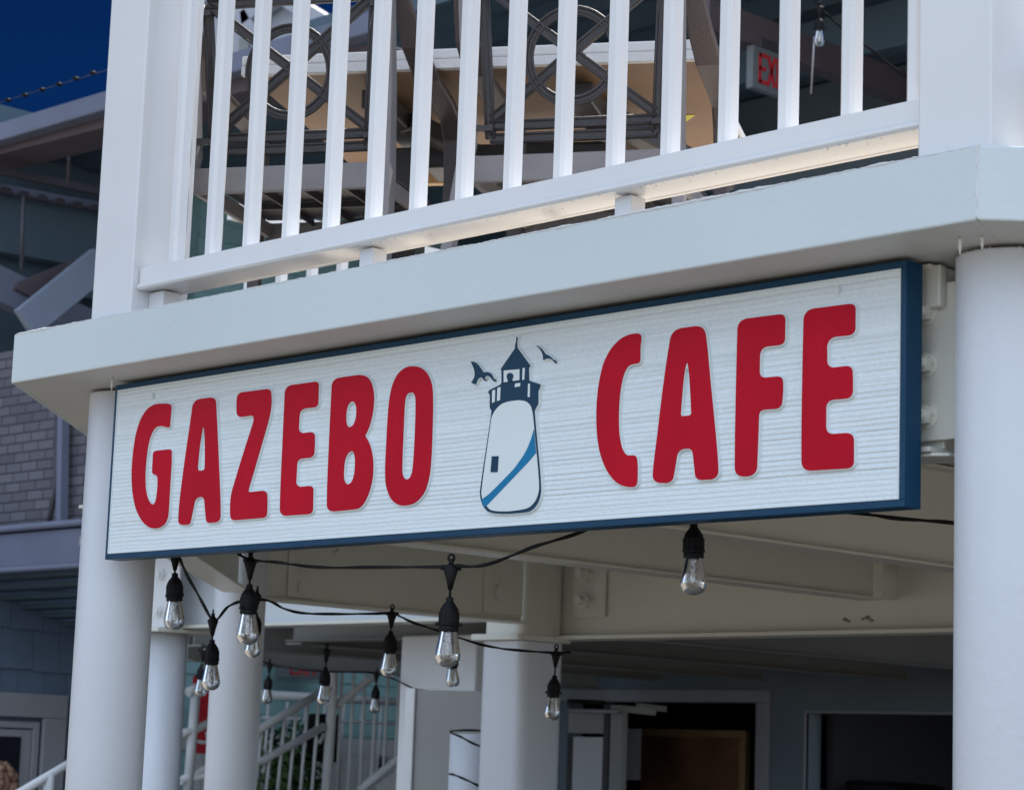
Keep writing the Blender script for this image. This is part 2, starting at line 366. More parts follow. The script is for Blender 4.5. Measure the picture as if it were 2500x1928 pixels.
# on the beam from third column to pillar
plate('splice_plate', -6.710, -6.700, 5.14, 5.26, 2.20, 2.40, [(-6.700, 5.20, z) for z in (2.36, 2.26)], (1, 0, 0), nut=False, r=.02)
plate('splice_plate', -6.710, -6.700, 5.31, 5.43, 2.17, 2.43, [(-6.700, 5.37, z) for z in (2.37, 2.29, 2.21)], (1, 0, 0), nut=False, r=.02)
plate('splice_plate', -6.710, -6.700, 6.29, 6.50, 2.18, 2.42, [(-6.700, 6.375, z) for z in (2.365, 2.265)], (1, 0, 0), nut=False, r=.036)
plate('splice_plate', -6.66, -6.48, 6.742, 6.752, 2.19, 2.42, [(-6.58, 6.742, z) for z in (2.365, 2.255)], (0, -1, 0), nut=True, r=.032)
for px_, py_, q in ((2063, 1512, .012), (2072, 1516, .009), (2118, 1508, .014), (2128, 1514, .010), (2106, 1511, .008)):
    c_ = atY(px_, py_, 6.757); mb = MB(); mb.lathe([(.0002, -q*.5), (q*.8, -q*.2), (q, 0), (q*.6, q*.5), (.0002, q*.6)], 7, (c_[0], 6.757, c_[2]), cap=False); mb.build('paint_flake', 'grey', fr)
# hanger bracket where the joist meets the cross beam
mb = MB(); mb.box(-5.16, -4.96, 6.70, 6.75, 2.355, 2.375); mb.box(-5.15, -4.97, 6.62, 6.70, 2.36, 2.44); mb.build('angle_clip', 'beam', fr, bevel=.003)
mb = MB(); mb.tube([(-5.04, 6.70, 2.35), (-5.04, 6.70, 2.22)], .028, 16); mb.build('pipe_stub', 'beam', fr)

# square pillar with cap
pil = thing('square_pillar', 'square off white steel pillar with rounded corners in the middle of the picture', 'pillar')
sq = [(XP-.125, YP-.125, .045), (XP+.125, YP-.125, .045), (XP+.125, YP+.125, .045), (XP-.125, YP+.125, .045)]
mb = MB().prism(rounded(sq), 0, 2.085)
o = mb.build('shaft', 'col', pil); 
for p in o.data.polygons: p.use_smooth = len(p.vertices) == 4
o.data.set_sharp_from_angle(angle=math.radians(35))
MB().prism(rounded([(a, b, .02) for a, b, c in [(XP-.155, YP-.155, 0), (XP+.135, YP-.155, 0), (XP+.135, YP+.15, 0), (XP-.155, YP+.15, 0)]]), 2.087, 2.112).build('cap_plate', 'beam', pil, bevel=.003)
MB().prism(rounded([(a, b, .03) for a, b, c in [(XP-.115, YP-.115, 0), (XP+.115, YP-.115, 0), (XP+.115, YP+.115, 0), (XP-.115, YP+.115, 0)]]), 2.113, 2.50).build('upper_stub', 'beam', pil)

# round columns
def column(r, k, label, top=ZS):
    p = oct_pt(r, k); t = thing('round_column', label, 'column', (p[0], p[1], 0), 0, 'round steel columns under the deck')
    MB().lathe([(.0905, 0), (.0905, top-.010), (.089, top-.006)], 64).build('pipe', 'col', t)
    m3 = MB()
    for i in range(60):
        a = 2*PI*i/60+random.uniform(-.02, .02); q = random.uniform(.001, .0022)
        m3.lathe([(.0001, -q), (q, 0), (.0001, q)], 6, (math.cos(a)*.0895, math.sin(a)*.0895, top-.006+random.uniform(-.003, .001)), cap=False)
    m3.build('weld_seam', 'col', t)
    return t
column(CR[0], 0, 'round column at the left end of the cafe sign, partly behind it')
column(CR[1], 1, 'thick round column right of the cafe sign at the picture edge')
column(CR[7], 7, 'slim round column crossed by the string lights, between the farthest column and the grey panel')
for k, nm in ((2, 'first'), (6, 'second')): pass

# ------------------------------------------------------------------ column of the walkway behind
p = atD(397, 1717, 11.6)
t = thing('walkway_column', 'farther round column seen directly right of the column at the sign end', 'column', (p[0], p[1], 0))
MB().lathe([(.106, 0), (.106, 2.176)], 48).build('pipe', 'col', t)
MB().box(-.18, .18, -.18, .18, 2.178, 2.196).build('cap_plate', 'beam', t, bevel=.002)
mb = MB().box(-.06, .26, -.132, -.120, 2.20, 2.55); pl = mb.build('splice_plate', 'white', t, bevel=.002)
for z in (2.46, 2.28):
    mb = MB(); bolt(mb, (.12, -.132, z), (0, -1, 0), .027); mb.build('bolt', 'white', pl, bevel=.002)
wk = thing('walkway_deck', 'covered walkway deck behind the gazebo with pale outer beam and grey underside', 'walkway')
C2 = p
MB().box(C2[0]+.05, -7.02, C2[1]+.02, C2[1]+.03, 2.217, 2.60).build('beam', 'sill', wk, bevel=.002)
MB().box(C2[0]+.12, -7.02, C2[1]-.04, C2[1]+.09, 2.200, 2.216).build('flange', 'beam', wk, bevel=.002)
MB().box(-10.0, -7.0, C2[1]-.3, C2[1]+1.19, 2.61, 2.65).build('added_sun_shade', 'walk', wk)  # slab added above the column to keep direct sun off it
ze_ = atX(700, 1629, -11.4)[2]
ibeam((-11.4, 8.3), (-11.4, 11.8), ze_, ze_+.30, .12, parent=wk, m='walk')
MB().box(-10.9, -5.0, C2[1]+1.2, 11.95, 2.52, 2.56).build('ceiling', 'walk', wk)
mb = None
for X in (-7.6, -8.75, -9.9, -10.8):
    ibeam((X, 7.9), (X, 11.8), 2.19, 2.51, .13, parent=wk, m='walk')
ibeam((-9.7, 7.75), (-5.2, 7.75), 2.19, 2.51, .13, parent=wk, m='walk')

# ------------------------------------------------------------------ the cafe sign
F = 3.1; SX0, SX1, SZ0, SZ1 = -4.604, -2.306, 2.0375, 2.4505
sign = thing('cafe_sign', 'long blue framed carved board with red letters GAZEBO CAFE and a lighthouse', 'sign', (-3.455, F, SZ0))
OS = np.array([-3.455, F, SZ0])
def chd(o):   # meshes below are written in world coordinates: shift them under the sign
    for v in o.data.vertices: v.co = v.co-Vector(OS)
    return o
fw = .0125
mb = MB(); mb.box(SX0, SX1, F+.006, F+.045, SZ0, SZ1); chd(mb.build('backing_board', 'blue', sign, bevel=.001))
mb = MB(); mb.box(SX0, SX1, F, F+.0055, SZ1-fw, SZ1); mb.box(SX0, SX1, F, F+.0055, SZ0, SZ0+fw)
mb.box(SX0, SX0+.010, F, F+.0055, SZ0+fw, SZ1-fw); mb.box(SX1-.011, SX1, F, F+.0055, SZ0+fw, SZ1-fw)
chd(mb.build('frame', 'blue', sign, bevel=.0012))
mb = MB(); mb.box(SX0+.0105, SX1-.0115, F+.001, F+.0058, SZ0+fw+.0004, SZ1-fw-.0004)
pn = chd(mb.build('carved_panel', 'panel', sign))
mb = MB(); x0, x1, z0, z1 = SX0+.0105, SX1-.0115, SZ0+fw+.0004, SZ1-fw-.0004; q = .003
mb.box(x0, x1, F-.001, F+.001, z1-q, z1); mb.box(x0, x1, F-.001, F+.001, z0, z0+q); mb.box(x0, x0+q, F-.001, F+.001, z0+q, z1-q); mb.box(x1-q, x1, F-.001, F+.001, z0+q, z1-q)
chd(mb.build('panel_lip', 'pad', sign, bevel=.0006))
BIG = 1e6
def to_sign(poly, ox, oy, s): return [tuple(atY(ox+x*s, oy+y*s, F)[[0, 2]]) for x, y in poly]
def offset(poly, d):
    keep = [poly[0]]
    for q_ in poly[1:]:
        if math.dist(q_, keep[-1]) > .0012: keep.append(q_)
    if math.dist(keep[0], keep[-1]) < .0012: keep.pop()
    poly = keep
    n = len(poly); P_ = [np.array(p) for p in poly]; ar = sum(P_[i][0]*P_[(i+1) % n][1]-P_[(i+1) % n][0]*P_[i][1] for i in range(n)); sg = 1 if ar > 0 else -1
    out = []
    for i in range(n):
        a = P_[i]-P_[i-1]; b = P_[(i+1) % n]-P_[i]
        if np.linalg.norm(a) < 1e-9 or np.linalg.norm(b) < 1e-9: continue
        na = unit((a[1], -a[0])); nb = unit((b[1], -b[0])); m = na+nb; l = np.linalg.norm(m)
        m = m/l if l > .3 else na; m = m/max(.6, m.dot(na)); out.append(tuple(P_[i]+sg*d*m))
    for _ in range(6):        # drop folds the offset may make in tight corners
        n = len(out); bad = set()
        for i in range(n):
            e0 = np.subtract(out[i], out[i-1]); e1 = np.subtract(out[(i+1) % n], out[i])
            if e0.dot(e1) < -.2*np.linalg.norm(e0)*np.linalg.norm(e1) or np.linalg.norm(e0) < 3e-4: bad.add(i)
        if not bad: break
        out = [p for i, p in enumerate(out) if i not in bad]
    return out
B = BIG
def raised(name, m, outer, holes, o, s, parent, pad=True, y0=-.0065, y1=.001, label=None):
    ou = to_sign(rounded(outer), *o, s); hs = [to_sign(rounded(h), *o, s) for h in holes]
    ob = chd(extrude_xz(ou, hs, F+y0, F+y1).build(name, m, parent))
    bv = ob.modifiers.new('bevel', 'BEVEL'); bv.width = .0006; bv.segments = 1; bv.limit_method = 'ANGLE'; bv.angle_limit = math.radians(60)
    if label: ob['label'] = label
    if pad: chd(extrude_xz(offset(ou, .0021), [offset(h, -.0021) for h in hs], F+y0+.0018, F+.0012).build('white_edge', 'pad', ob))
    return ob
GO = ((300, 930), .22569)
raised('letter', 'red', [(455, 247, B), (512, 246, 30), (547, 262, 30), (545, 330, B), (532, 430, B), (530, 503, 22), (500, 505, B), (465, 492, B), (420, 488, B), (375, 500, B), (335, 560, B), (303, 650, B), (280, 790, B), (265, 950, B), (262, 1100, B), (272, 1210, B), (300, 1300, B), (345, 1348, B), (378, 1310, B), (393, 1200, B), (400, 1100, B), (396, 1015, 34), (338, 1010, 26), (350, 760, 34), (549, 737, 32), (547, 900, 40), (530, 1150, B), (518, 1400, B), (505, 1500, B), (460, 1570, B), (370, 1605, B), (270, 1570, B), (185, 1450, B), (138, 1300, B), (116, 1100, B), (119, 900, B), (145, 670, B), (185, 480, B), (255, 335, B), (330, 268, B), (400, 247, B)], [], *GO, sign, label='red letter G at the start of the sign')
raised('letter', 'red', [(785, 205, 75), (1024, 175, 55), (1036, 400, B), (1050, 700, B), (1066, 1060, B), (1078, 1350, B), (1076, 1528, 60), (928, 1536, 30), (912, 1400, B), (902, 1247, 48), (808, 1260, 48), (775, 1420, B), (748, 1555, 30), (625, 1557, 40), (622, 1440, B), (650, 1180, B), (700, 800, B), (750, 470, B)],
       [[(893, 485, 12), (908, 560, B), (911, 700, B), (909, 967, 28), (829, 974, 26), (842, 790, B), (862, 640, B), (880, 530, B)]], *GO, sign, label='red letter A of GAZEBO')
ZO = ((540, 910), .22569)
raised('letter', 'red', [(200, 220, 50), (557, 174, 42), (568, 300, B), (560, 400, B), (530, 540, B), (470, 740, B), (390, 1020, B), (316, 1262, B), (315, 1293, 20), (515, 1272, 48), (523, 1400, B), (514, 1567, 44), (125, 1598, 44), (117, 1450, B), (130, 1310, B), (170, 1180, B), (260, 880, B), (378, 515, 40), (372, 460, 30), (194, 487, 50), (187, 350, 60)], [], *ZO, sign, label='red letter Z')
raised('letter', 'red', [(715, 146, 70), (1077, 94, 42), (1070, 372, 42), (872, 394, 62), (857, 660, 60), (1033, 640, 45), (1035, 780, B), (1024, 915, 46), (845, 934, 50), (828, 1240, 62), (1019, 1221, 45), (1012, 1527, 48), (662, 1550, 62), (657, 1400, B), (690, 700, B)], [], *ZO, sign, label='red letter E of GAZEBO')
BO = ((780, 880), .23753)
raised('letter', 'red', [(153, 192, 68), (400, 153, B), (460, 150, B), (535, 180, B), (578, 300, B), (583, 440, B), (555, 620, B), (515, 725, B), (488, 775, 12), (530, 840, B), (565, 960, B), (577, 1100, B), (560, 1270, B), (505, 1430, B), (440, 1520, B), (370, 1534, B), (105, 1556, 60), (95, 1440, B), (120, 850, B), (140, 420, B)],
       [[(350, 415, B), (392, 435, B), (406, 520, B), (390, 640, B), (345, 692, B), (302, 680, B), (291, 600, B), (302, 470, B)], [(345, 922, B), (385, 950, B), (390, 1090, B), (372, 1225, B), (322, 1285, B), (275, 1255, B), (267, 1150, B), (283, 990, B)]], *BO, sign, label='red letter B')
raised('letter', 'red', [(990, 52, B), (1100, 90, B), (1168, 200, B), (1190, 340, B), (1182, 700, B), (1172, 1010, B), (1145, 1260, B), (1065, 1430, B), (925, 1505, B), (785, 1475, B), (712, 1340, B), (694, 1180, B), (704, 950, B), (722, 600, B), (740, 380, B), (785, 200, B), (870, 85, B)],
       [[(965, 328, B), (1006, 345, B), (1014, 450, B), (1002, 800, B), (985, 1100, B), (962, 1205, B), (915, 1232, B), (874, 1195, B), (867, 1100, B), (885, 700, B), (895, 430, B), (915, 345, B)]], *BO, sign, label='red letter O')
CO = ((1440, 770), .26134)
raised('letter', 'red', [(455, 170, B), (490, 175, 30), (503, 215, B), (490, 290, 30), (490, 452, 34), (400, 458, B), (355, 500, B), (315, 620, B), (292, 800, B), (286, 1000, B), (298, 1180, B), (340, 1295, B), (385, 1314, B), (450, 1303, 34), (466, 1370, B), (463, 1565, 30), (440, 1605, 20), (330, 1603, B), (225, 1530, B), (140, 1380, B), (92, 1190, B), (80, 980, B), (85, 790, B), (115, 560, B), (170, 385, B), (270, 245, B), (370, 185, B)], [], *CO, sign, label='red letter C')
raised('letter', 'red', [(788, 135, 85), (1085, 94, 75), (1112, 250, B), (1135, 520, B), (1165, 820, B), (1195, 1120, B), (1218, 1390, B), (1218, 1530, 70), (1010, 1541, 50), (995, 1400, B), (978, 1242, 46), (842, 1252, 60), (820, 1400, B), (788, 1570, 60), (611, 1562, 60), (608, 1450, B), (648, 1150, B), (700, 700, B), (750, 350, B)],
       [[(928, 428, 14), (945, 500, B), (958, 680, B), (970, 936, 26), (866, 946, 26), (880, 740, B), (902, 520, B)]], *CO, sign, label='red letter A of CAFE')
FO = ((1780, 720), .27309)
raised('letter', 'red', [(97, 226, 80), (520, 171, 50), (516, 447, 50), (295, 472, 66), (288, 747, 56), (496, 728, 44), (503, 860, B), (485, 1018, 50), (286, 1031, 46), (275, 1350, B), (264, 1620, 80), (73, 1629, 72), (70, 1400, B), (84, 700, B)], [], *FO, sign, label='red letter F')
raised('letter', 'red', [(688, 138, 84), (1148, 78, 50), (1145, 360, 58), (893, 385, 80), (893, 660, 66), (1118, 633, 50), (1126, 790, B), (1120, 925, 56), (885, 945, 64), (884, 1250, 66), (1133, 1232, 66), (1132, 1550, 56), (672, 1576, 72), (664, 1400, B), (676, 600, B)], [], *FO, sign, label='red letter E at the end of the sign')
LO = ((1140, 810), .27902)
lh = raised('lighthouse', 'navy', [(452, 50, 0), (461, 50, 0), (455, 100, 10), (458, 142, 10), (573, 300, 6), (558, 318, 6), (561, 430, 12), (662, 462, 10), (656, 492, 8), (641, 520, 8), (641, 632, 6), (608, 692, 12), (625, 900, B), (668, 1330, B), (662, 1460, B), (600, 1560, B), (530, 1585, B), (240, 1600, B), (165, 1545, B), (130, 1440, B), (140, 1340, B), (225, 780, B), (236, 690, 10), (220, 672, 8), (220, 552, 6), (205, 535, 8), (212, 515, 10), (323, 460, 20), (322, 345, 4), (315, 330, 6), (440, 150, 10), (442, 110, 10), (450, 90, 8)], [], *LO, sign, label='navy outlined lighthouse emblem between the two words')
raised('tower_face', 'pad', [(430, 606, B), (500, 600, B), (565, 620, B), (598, 690, B), (612, 860, B), (657, 1320, B), (650, 1430, B), (600, 1520, B), (520, 1562, B), (260, 1580, B), (195, 1535, B), (150, 1450, B), (150, 1380, B), (232, 800, B), (242, 730, B), (300, 650, B), (360, 618, B)], [], *LO, lh, False, -.0075, -.0060)
raised('blue_band', 'aqua', [(612, 856, 0), (630, 1062, 0), (560, 1145, 30), (400, 1312, 30), (186, 1536, 0), (166, 1512, 10), (150, 1474, 0), (225, 1418, 20), (330, 1313, 20), (440, 1200, 30), (538, 1062, 50), (588, 945, 50)], [], *LO, lh, False, -.0085, -.0070)
raised('tower_window', 'navy', [(245, 1092, 0), (303, 1091, 0), (294, 1230, 0), (234, 1230, 0)], [], *LO, lh, False, -.0088, -.0070)
for q in ([(345, 343, 0), (483, 331, 0), (482, 427, 0), (438, 432, 10), (345, 446, 0)], [(511, 322, 0), (530, 318, 0), (525, 422, 0), (507, 424, 0)], [(447, 456, 0), (490, 450, 0), (487, 481, 0), (440, 488, 0)], [(559, 458, 0), (575, 458, 0), (572, 575, 0), (555, 573, 0)], [(244, 520, 0), (270, 508, 0), (267, 615, 0), (243, 628, 0)], [(290, 495, 0), (317, 485, 0), (312, 601, 0), (286, 609, 0)]):
    raised('pane', 'pad', q, [], *LO, lh, False, -.0075, -.0060)
raised('lamp', 'navy', [(402, 360, B), (428, 372, B), (433, 398, B), (420, 425, 10), (426, 438, 4), (384, 444, 4), (384, 425, 10), (372, 400, B), (378, 372, B)], [], *LO, lh, False, -.0085, -.0070)
raised('bird', 'navy', [(52, 262, 4), (92, 266, 20), (125, 300, B), (165, 360, 8), (210, 350, B), (245, 385, B), (258, 437, 0), (245, 430, B), (225, 398, B), (192, 383, B), (175, 398, B), (171, 430, 2), (155, 405, B), (130, 398, B), (108, 425, B), (95, 465, 4), (57, 447, 4), (88, 400, B), (88, 340, B)], [], *LO, sign, label='larger navy bird left of the lighthouse')
raised('bird', 'navy', [(625, 122, 0), (668, 142, B), (705, 198, 10), (755, 218, B), (791, 278, 0), (770, 250, B), (740, 236, B), (705, 238, B), (686, 250, 0), (687, 210, B), (665, 160, B)], [], *LO, sign, label='smaller navy bird right of the lighthouse')
for px, py in ((373, 967), (2045, 710)):
    c = atY(px, py, F); mb = MB(); bolt(mb, (c[0], F+.001, c[2]), (0, -1, 0), .0055, .006, nut=False); mb.lathe
    chd(mb.build('screw_head', 'pad', sign, bevel=.001))

# ------------------------------------------------------------------ railing on the deck edge
rail = thing('deck_railing', 'white vinyl railing with square balusters above the cafe sign', 'railing')
ZR0, ZR1, ZTOP = 2.637, 2.688, 3.55
YR = 3.002
prof = [(0, ZR1-ZR0, 4), (.0, .010, 0), (-.004, .006, 0), (-.004, .001, 0), (.004, 0, 0), (.006, 0, 0), (.088, 0, 0), (.094, .006, 0), (.094, ZR1-ZR0, 4)]
def rail_bar(xa, xb, z0, name='bottom_rail'):
    P_ = [(0.000, .051), (0.000, .016), (-.006, .011), (-.007, .005), (-.002, .0), (.012, .0), (.014, .002), (.084, .002), (.086, 0), (.095, 0), (.098, .006), (.096, .016), (.096, .047), (.088, .051)]
    mb = MB(); n = len(P_)
    vs = [(xa, YR+a, z0+b) for a, b in P_]+[(xb, YR+a, z0+b) for a, b in P_]
    mb.add(vs, [tuple(range(n)), tuple(range(n, 2*n))[::-1]]+[(i, i+n, (i+1) % n+n, (i+1) % n) for i in range(n)])
    return mb.build(name, 'vinyl', rail, bevel=.0018)
rail_bar(-4.389, -2.206, ZR0)
MB().box(-4.389, -2.206, YR, YR+.09, ZTOP, ZTOP+.04).build('top_rail', 'vinyl', rail, bevel=.004)
for k in range(-1, 15):
    x = -4.187+k*.1376
    mb = MB().box(x, x+.0300, 3.029, 3.0635, ZR1-.001, ZTOP+.001); mb.build('baluster', 'vinyl', rail, bevel=.0068, seg=1)
def post(name, x0, x1, y0, y1, z0, z1, lab=None):
    o = MB().box(x0, x1, y0, y1, z0, z1).build(name, 'vinyl', rail, bevel=.004)
    if lab: o['label'] = lab
post('post', -4.550, -4.392, 2.984, 3.142, ZT-.016, 3.9, 'wide white corner post left of the balusters')
post('post', -2.200, -2.060, 2.984, 3.125, ZT-.016, 3.9, 'wide white corner post right of the balusters')
BLK = [atY(890, 690, 3.03)[0], atY(1518, 560, 3.03)[0]]
for x in BLK:    # support blocks
    q = MB().box(x-.021, x+.021, 3.030, 3.070, ZT-.002, ZR0-.001).build('support_block', 'vinyl', rail, bevel=.003)
mb = MB().box(-4.391, -4.335, YR+.03, YR+.08, ZR0-.055, ZR0-.001); mb.build('end_bracket', 'vinyl', rail, bevel=.003)
for x in (-4.355, -4.325):
    pass
mb = MB()
for i in range(150):
    x = -4.3+2.08*random.random()**.5; r = random.uniform(.0005, .0014)
    mb.lathe([(.0001, -r*.6), (r, 0), (.0001, r*.6)], 5, (x, YR+random.choice((-.004, -.001, .002, .008, .013, .03*random.random()+.02)), ZR0-.0002+(.006 if random.random() < .2 else 0)), cap=False)
mb.build('grime', 'rod', rail)
# next side of the railing, going right out of the picture
o1, al, inn = facet(1)
mb = MB(); a = o1-al*(SIDE/2-.155)+inn*.07; b = o1+al*(SIDE/2-.10)+inn*.07
mb.bar((*a, ZR0+.055), (*b, ZR0+.055), .09, .10); mb.build('side_rail', 'vinyl', rail, bevel=.004)
for i in range(16):
    q = lerp(a, b, (i+.6)/16.5); mb = MB(); mb.bar((*q, ZR1+.12), (*q, ZTOP), .032, .03, up=(*inn, 0)); mb.build('baluster', 'vinyl', rail, bevel=.002)
# other sides, seen only as far background
for k in (2, 3, 4, 5, 6, 7):
    if k in (7,): continue
    o1, al, inn = facet(k); a = o1-al*(SIDE/2-.08)+inn*.07; b = o1+al*(SIDE/2-.08)+inn*.07
    mb = MB(); mb.bar((*a, ZR0+.03), (*b, ZR0+.03), .09, .05); mb.bar((*a, ZTOP), (*b, ZTOP), .09, .05); mb.build('side_rail', 'vinyl', rail)
    for i in range(18):
        q = lerp(a, b, (i+.6)/18.2); mb = MB(); mb.bar((*q, ZR1-.02), (*q, ZTOP-.02), .032, .03, up=(*inn, 0)); mb.build('baluster', 'vinyl', rail)

# ------------------------------------------------------------------ chairs and table on the deck
ZD = ZT-.014
def make_chair(label, loc, rz):
    t = thing('patio_chair', label, 'chair', loc, rz, 'grey resin chairs at the deck table')
    zt_, zb_, w0, w1 = .822, .468, .198, .214
    def pt(x, z, y=0):     # on the reclined back plane
        f = (z-zb_)/(zt_-zb_); return (x, y-.02-.05*f, z)
    lat = MB()
    def rib(p, q, wd=.021, th=.016):
        lat.bar(pt(*p), pt(*q), th, wd, up=unit(np.cross(np.array(pt(*q))-np.array(pt(*p)), (0, 1, 0)))); 
        for s in (-1, 1):   # raised beads at both edges
            d = np.array((q[0]-p[0], q[1]-p[1]), float); d /= np.linalg.norm(d); n_ = np.array((-d[1], d[0]))*wd*.42*s
            lat.tube([pt(p[0]+n_[0], p[1]+n_[1], -.008), pt(q[0]+n_[0], q[1]+n_[1], -.008)], .0035, 6)
    zc = .650; R_ = .104
    rib((-w0, zb_), (w0, zb_)); rib((-w0, zb_+.030), (w0, zb_+.030)); rib((-w1, zt_), (w1, zt_))
    rib((-w0, zb_), (-w1, zt_)); rib((w0, zb_), (w1, zt_))
    rib((-w0+.005, zb_+.045), (w1, zt_)); rib((w0-.005, zb_+.045), (-w1, zt_))
    n = 36
    for rr, tr, yy in ((R_, .0098, 0), (R_+.0085, .0035, -.008), (R_-.0085, .0035, -.008)):
        lat.tube([pt(rr*math.cos(2*PI*i/n), zc+rr*math.sin(2*PI*i/n), yy) for i in range(n+1)], tr, 6, cap=False)
    lat.build('lattice_back', 'resin', t)
    for s in (-1, 1):
      for pair in (0, 1):
        fr_ = MB(); (fr_.bar((s*.19, -.035, .49), (s*.240, -.045, .49), .012, .014) if pair else fr_.bar((s*.205, -.075, .8), (s*.248, -.085, .8), .012, .014)); fr_.build('back_clip', 'resin', t)
    for s in (-1, 1):
        # rear post + leg : flat blade
        mb = MB(); pts = [(s*.285, -.150, 0), (s*.270, -.085, .20), (s*.256, -.045, .38), (s*.248, -.030, .46), (s*.250, -.045, .60), (s*.254, -.085, .80), (s*.256, -.12, .93)]
        wd = [.034, .040, .048, .050, .042, .034, .030]
        for i in range(len(pts)-1): pass
        vs = []; fs = []
        for (x, y, z), ww in zip(pts, wd): vs += [(x-.014, y-ww*.5, z), (x+.014, y-ww*.5, z), (x+.014, y+ww*.5, z), (x-.014, y+ww*.5, z)]
        for i in range(len(pts)-1):
            for k in range(4): a_ = i*4+k; b_ = i*4+(k+1) % 4; fs.append((a_, b_, b_+4, a_+4))
        fs += [(3, 2, 1, 0), tuple(4*(len(pts)-1)+k for k in range(4))]
        mb.add(vs, fs); mb.build('back_post', 'resin_l', t, bevel=.004)
        # armrest sweeping forward and down into the front leg, a wide blade
        arm = [(-.10, .90), (-.05, .82), (.03, .725), (.13, .675), (.26, .655), (.36, .640), (.415, .60), (.425, .50), (.415, .36), (.42, .20), (.43, 0)]
        aw = [.030, .045, .060, .065, .062, .055, .045, .04, .04, .036, .032]
        th = [.012, .013, .014, .016, .018, .02, .022, .022, .022, .020, .018]
        vs = []; fs = []
        for i, ((y, z), a_, h_) in enumerate(zip(arm, aw, th)):
            j0 = max(0, i-1); j1 = min(len(arm)-1, i+1); d = unit((arm[j1][0]-arm[j0][0], arm[j1][1]-arm[j0][1])); nn = (-d[1], d[0])
            xo = s*(.262+.022*math.sin(PI*min(1, i/6)))
            for ix, iz in ((-1, -1), (1, -1), (1, 1), (-1, 1)): vs.append((xo+ix*a_/2, y+nn[0]*iz*h_/2, z+nn[1]*iz*h_/2))
        for i in range(len(arm)-1):
            for k in range(4): a_ = i*4+k; b_ = i*4+(k+1) % 4; fs.append((a_, b_, b_+4, a_+4))
        fs += [(3, 2, 1, 0), tuple(4*(len(arm)-1)+k for k in range(4))]
        mb = MB(); mb.add(vs, fs); mb.build('armrest', MT['resin_a'], t, bevel=.005)
    # seat with deep aprons and ribs beneath
    mb = MB().box(-.238, .238, -.03, .43, .405, .42); mb.build('seat', 'resin', t, bevel=.004)
    mb = MB(); mb.box(-.242, .242, -.045, -.03, .36, .424); mb.box(-.242, -.228, -.029, .44, .36, .40); mb.box(.228, .242, -.029, .44, .36, .40); mb.box(-.242, .242, .431, .445, .35, .40)
    mb.build('apron', 'resin_l', t, bevel=.004)
    mb = MB()
    for i in range(-1, 2): mb.box(i*.11-.002, i*.11+.002, -.028, .43, .388, .404)
    for i in (0, 2): mb.box(-.207, .207, .04+i*.1, .044+i*.1, .388, .404)
    mb.build('seat_rib', 'resin', t)
    mb = MB().box(-.21, .21, -.02, .42, .30, .304) if False else None
    return t
ang = math.radians(30); side = np.array([math.cos(ang), math.sin(ang)]); fwd = np.array([-math.sin(ang), math.cos(ang)])
c2 = atZ(1395, 400, ZD+.40)[:2]; c1_ = atZ(704, 430, ZD+.40)[:2]
make_chair('grey resin chair with circle and cross back, nearer the left corner post', (*(c1_+fwd*.03), ZD), ang)
make_chair('grey resin chair with circle and cross back, nearer the EXIT sign', (*(c2+fwd*.03), ZD), ang)
# table
a0 = atZ(600, 189, ZD+.70); a1 = atZ(1700, 150, ZD+.70)
tdir = unit((a1-a0)[:2]); tn = np.array([-tdir[1], tdir[0]]); L = np.linalg.norm((a1-a0)[:2])
tab = thing('deck_table', 'large wooden table with white top edge behind the balusters', 'table', (a0[0], a0[1], ZD), math.atan2(tdir[1], tdir[0]))
TW = .95
MB().box(0, L, 0.0, TW, .705, .722).build('underside_board', 'wood', tab, bevel=.003)
MB().box(-.005, L+.005, -.022, TW+.022, .7225, .748).build('table_top', 'tabwhite', tab, bevel=.004)
MB().box(-.005, L+.005, -.022, -.001, .698, .7220).build('near_batten', 'tabwhite', tab, bevel=.002)
MB().box(0, L, TW-.03, TW, .655, .7045).build('far_batten', 'woodedge', tab, bevel=.003)
mb = MB()
for xx in (L*.27, L*.73):
    mb.bar((xx, .10, .665), (xx, .85, .665), .07, .05); mb.bar((xx-.02, .45, .62), (xx-.02, .45, .0), .11, .10, up=(0, 1, 0)); mb.bar((xx, .12, .02), (xx, .82, .02), .08, .04)
mb.bar((L*.27, .45, .60), (L*.73, .45, .60), .05, .06)
mb.build('pedestal', 'bracket', tab, bevel=.006)
for xx in (L*.27, L*.73):
    mb = MB(); mb.bar((xx+.03, .30, .66), (xx+.30, .62, .56), .06, .05); mb.build('brace', 'bracket', tab, bevel=.006)
MB().box(L*.80, L*.88, .50, .62, .7035, .7048).build('paper_label', 'paper', tab)
mb = MB(); mb.add([(L*.90, .47, .7035), (L*.935, .47, .7035), (L*.905, .53, .7035)], [(2, 1, 0)]); mb.build('warning_label', 'yellow', tab)

